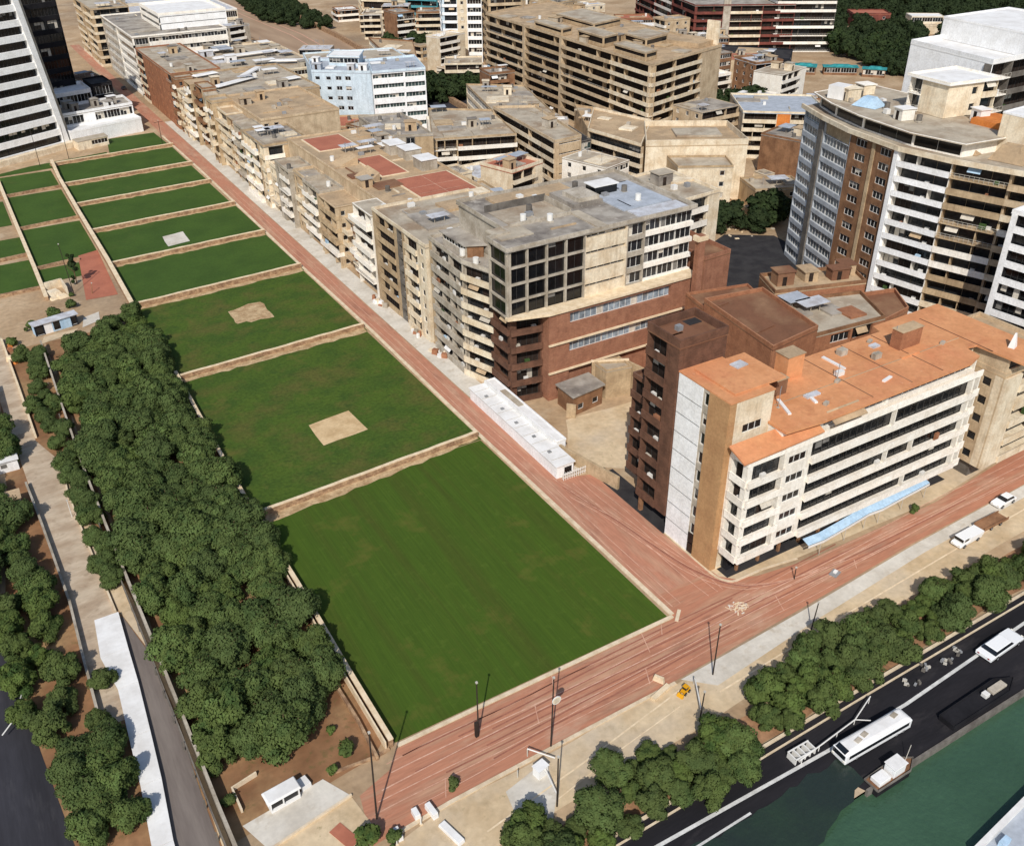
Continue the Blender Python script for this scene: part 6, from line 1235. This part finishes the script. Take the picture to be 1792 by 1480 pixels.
# white canopy strip along the lane
o=empty('lane_cover',(-1,95,0),'long low bright white cover strip along the grey lane at the bottom left','cover')
cp=[(-1.7,116.2,-1.9,1.4),(-1.2,108,-2.5,1.15),(-.9,101,-1.6,1.0),(-.7,92,-2.0,.55),(-.8,84,-2.3,.1),(-1.3,75,-3.0,-.7),(-1.6,66,-3.4,-1.0)]
for i in range(len(cp)-1):
    b=MB(); a,c=cp[i],cp[i+1]; h0=.62+.06*math.sin(i*2.1); h1=.62+.06*math.sin((i+1)*2.1)
    sh=.0
    b.hexa([(c[2],c[1]+.03,h1),(c[3],c[1]+.03,h1),(a[3],a[1]-.03,h0),(a[2],a[1]-.03,h0),(c[2],c[1]+.03,h1+.1),(c[3],c[1]+.03,h1+.1),(a[3],a[1]-.03,h0+.1),(a[2],a[1]-.03,h0+.1)],R_WHITE)
    b.build('cover_sheet',o)
    for xx in (c[2]+.15,c[3]-.15): b=MB(); b.tube((xx,c[1]+.3,0),(xx,c[1]+.3,h1-.02),.07,.07,FR_GREY,6); b.build('post',o)
# path side walls
for (pts,w,h,m,lab) in (([(-4.6,96),(-4.5,110),(-4.3,122),(-5.2,145),(-5.9,158)],.35,1.0,W_GREY,'weathered grey wall along the left side of the concrete path'),([(1.1,117),(.2,140),(-.1,152),(.5,163)],.25,.5,KERB,'thin pale kerb along the right side of the concrete path'),([(-2.4,174),(-2.8,196),(-3.4,222)],.4,.7,COPE,'pale parapet along the far part of the path'),([(-8.6,84),(-9.2,92)],.7,.9,R_WHITE,'white broken wall beside the dark left road'),([(-8.8,70),(-9.3,78)],.6,.7,W_GREY,'grey kerb stub beside the dark left road at the bottom')):
    b=MB(); b.wall(pts,w,0,h,m); b.thing('path_wall',pts[0]+(0,),lab,'wall')
o=empty('road_cable',(-14,106,0),'pale bent cable rail hanging over the edge of the dark left road','rail')
b=MB(); pp=[(-15.5,100.5,.9),(-14.2,101.6,1.3),(-13.2,104,1.3),(-12.6,106.3,.9)]
for i in range(3): b.tube(pp[i],pp[i+1],.09,.09,FR_WHITE,6)
b.build('rail',o); b=MB(); b.tube((-12.6,106.3,0),(-12.6,106.3,.95),.07,.07,FR_GREY,6); b.build('post',o)
for (x,y,w,d,h,m,rm,lab) in ((-9.4,152.5,4.2,2.6,2.4,W_CREAM,R_TAN,'small shed with a flat orange tan roof at the left edge'),(-8.6,166.5,4.6,4,2.2,W_BRIGHT,R_WHITE,'white low shed at the left edge beside the path'),(-9.5,190,4,14,2.4,W_CREAM,R_BEIGE,'long cream low building along the path at the left edge')):
    B=Bld('shed',lab,'shed',(x,y),near=False,seed=int(abs(x*y)),wall=m)
    B.volume(rect(x-w/2,y-d/2,x+w/2,y+d/2),0,h,1,{0:(.15,[('pun',1,{'k':1,'ww':1.2,'wh':1.0,'sill':.8})])},roof=rm,par=0,over=.3,rth=.14); B.done()
# blue shed
B=Bld('shed','light blue and white long shed with dark doors at the top of the wood','shed',(8,221.5),near=True,seed=90,wall=W_LBLUE,fr=FR_WHITE)
P=[(3.6,220.0),(13.0,221.8),(12.6,224.0),(3.2,222.2)]
B.volume(P,0,2.6,1,{0:(.2,[('rib',2.2,{'m':W_NAVY,'gl':G_BLACK,'sill':.1,'head':.2,'ww':2.2,'blind':0}),('blank',1.8,{'m':R_WHITE,'part':'white_panel'}),('rib',2.2,{'m':W_LBLUE,'gl':G_BLACK,'sill':.2,'head':.2,'blind':0}),('blank',2.2,{}),('rib',1.6,{'m':W_NAVY,'gl':G_BLACK,'sill':.3,'head':.3})])},roof=R_LILAC,par=0,over=.35,rth=.14); B.done()
sheet('sand_patch',[(13.4,219.5),(17.6,221.5),(18.2,226.5),(14.5,225)],.07,CONC); sheet('sand_patch',[(4,215.5),(11,217.5),(12.5,219.5),(5,219)],.072,VERGE)
b=MB(); b.wall([(9.2,246.5),(13.2,247.3)],.4,0,2.2,W_CREAM); b.wall([(13.2,247.3),(13.6,241)],.4,0,2.2,W_CREAM); b.thing('ruined_wall',(11,246,0),'broken white plaster wall corner beside the dark cypress','wall')
b=MB()
for (x,y,w,d,h) in ((10.5,243.5,3.4,3,.9),(12.2,240.5,2.4,2.4,.6),(10.2,240.2,2,2,.4)): b.rbox((x,y),w,d,.02,h,.3,(W_CREAM,W_SAND,COPE)[int(w)%3],.7)
b.thing('rubble_heap',(11,242,0),'pale heap of rubble and slabs in front of the broken white wall','rubble')
b=MB()
for k in range(8):
    r=random.Random(k); b.rbox((-2.2+r.gauss(0,.5),214+r.gauss(0,3)),r.uniform(.6,1.4),r.uniform(.6,1.4),.02,r.uniform(.4,1.4),r.random(),(W_ORANGE,W_RBRICK,COPE)[k%3],.7)
b.thing('scrap_heap',(-2.2,214,0),'orange and white scrap heap beside the path left of the blue shed','scrap')
pole(18.8,238.6,2.5,'short brown post standing on the red court',(.5,.4),r=.12,m=W_BROWN,name='post')
pole(-.6,144.5,3.4,'thin white lamp post on the right kerb of the concrete path',(0,0),r=.07,m=FR_WHITE,name='lamp_post')
# white long shed beside the street
B=Bld('shed','long bright white flat roofed shed beside the red street below the balcony block','shed',(76.5,127),near=True,seed=91,wall=W_BRIGHT)
B.volume([(73.9,111.6),(77.4,111.6),(77.6,143.6),(74.2,143.6)],0,2.5,1,{0:(.2,[('blank',1.2,{}),('rib',2,{'gl':G_BLACK,'sill':.3,'head':.5})])},roof=R_WHITE,par=0,over=.25,rth=.16)
B.volume([(77.7,117.5),(79.6,117.5),(79.8,143.6),(77.8,143.6)],0,3.0,1,{},roof=R_WHITE,par=.35,over=.1)
q=B.mb('roof_wall',R_WHITE); q.box(77.3,77.55,118,143.4,2.64,3.5,R_WHITE); B.loose('skylight',(78.7,135),1.2,7,3.23,3.33,0.01,R_BEIGE)
for k in range(10): B.loose('roof_seam',(75.7,113.6+k*3.1),3.4,.1,2.64,2.7,0.0,FR_GREY)
for k in range(5): B.loose('roof_vent',(75.2+.3*(k%2),116+k*5.7),.6,.6,2.66,2.9,0.0,METAL)
B.done()
o=empty('yard_fence',(77,110.6,0),'small white picket fence at the end of the white shed','fence')
for k in range(12): b=MB(); b.box(74.6+k*.45,74.7+k*.45,110.5,110.6,0,1.6,FR_WHITE); b.build('picket',o)
b=MB(); b.box(74.4,80,110.6,110.68,1.2,1.3,FR_WHITE); b.box(74.4,80,110.6,110.68,.4,.5,FR_WHITE); b.build('rail',o)
b=MB(); b.wall([(78.2,117.2),(81.2,103.5)],.5,0,2.6,W_SAND); b.thing('yard_wall',(79,112,0),'long sloping brown boundary wall behind the white shed','wall')
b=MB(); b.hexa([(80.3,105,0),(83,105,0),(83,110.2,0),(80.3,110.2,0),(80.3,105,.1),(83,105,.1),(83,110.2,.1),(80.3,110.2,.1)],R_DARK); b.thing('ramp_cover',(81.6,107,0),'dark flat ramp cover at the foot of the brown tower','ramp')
# parked cars far up the street
car('parked_car',72.5,470,1.57,'dark car on the far end of the street beyond the lawns','car',4.3,1.75,W_DGREY)
for i,(x,y) in enumerate(((77.2,195.5),(77.6,176),(77.4,164))):
    b=MB(); r=random.Random(i)
    for k in range(7): b.rbox((x+r.gauss(0,.4),y+r.gauss(0,1.6)),r.uniform(.5,1.3),r.uniform(.5,1.5),.03,r.uniform(.4,1.2),r.random(),(W_CREAM,R_WHITE,W_RBRICK,W_GREY)[k%4],.85)
    b.thing('rubbish_heap',(x,y,0),('heap of pale boxes and rubbish at the foot of the tan street block, far end','heap of pale boxes and rubbish below the cream balconies of the tan street block','heap of reddish rubbish at the foot of the grey balcony block')[i],'rubbish')
# ------------------------------------------------------------------ light, sky, camera
EL=math.radians(43); AZ=Vector((-.60,-.80)).normalized()
to_sun=Vector((AZ.x*math.cos(EL),AZ.y*math.cos(EL),math.sin(EL)))
sd=bpy.data.lights.new('sun','SUN'); sd.energy=3.75; sd.angle=math.radians(.5); sd.color=(1,.96,.9)
so=bpy.data.objects.new('sun',sd); COL.objects.link(so); so.rotation_euler=(-to_sun).to_track_quat('-Z','Y').to_euler(); so.location=(0,0,200)
w=bpy.data.worlds.new('World'); scene.world=w; w.use_nodes=True; nt=w.node_tree
sky=nt.nodes.new('ShaderNodeTexSky'); sky.sky_type='NISHITA'; sky.sun_disc=False; sky.sun_elevation=EL; sky.sun_rotation=math.atan2(to_sun.x,to_sun.y)
nt.links.new(sky.outputs[0],nt.nodes['Background'].inputs[0]); nt.nodes['Background'].inputs[1].default_value=.11
cd=bpy.data.cameras.new('camera'); cd.sensor_fit='HORIZONTAL'; cd.sensor_width=36; cd.lens=36*F_PX/1792; cd.clip_end=9000; cd.clip_start=1
co=bpy.data.objects.new('camera',cd); COL.objects.link(co)
M4=Matrix((( _r.x,_u.x,-_fw.x,0),(_r.y,_u.y,-_fw.y,0),(_r.z,_u.z,-_fw.z,CAM_H),(0,0,0,1))); co.matrix_world=M4
scene.camera=co
scene.view_settings.view_transform='Standard'; scene.view_settings.look='None'; scene.view_settings.exposure=0.0; scene.view_settings.gamma=1
scene.cycles.max_bounces=6; scene.cycles.use_denoising=True
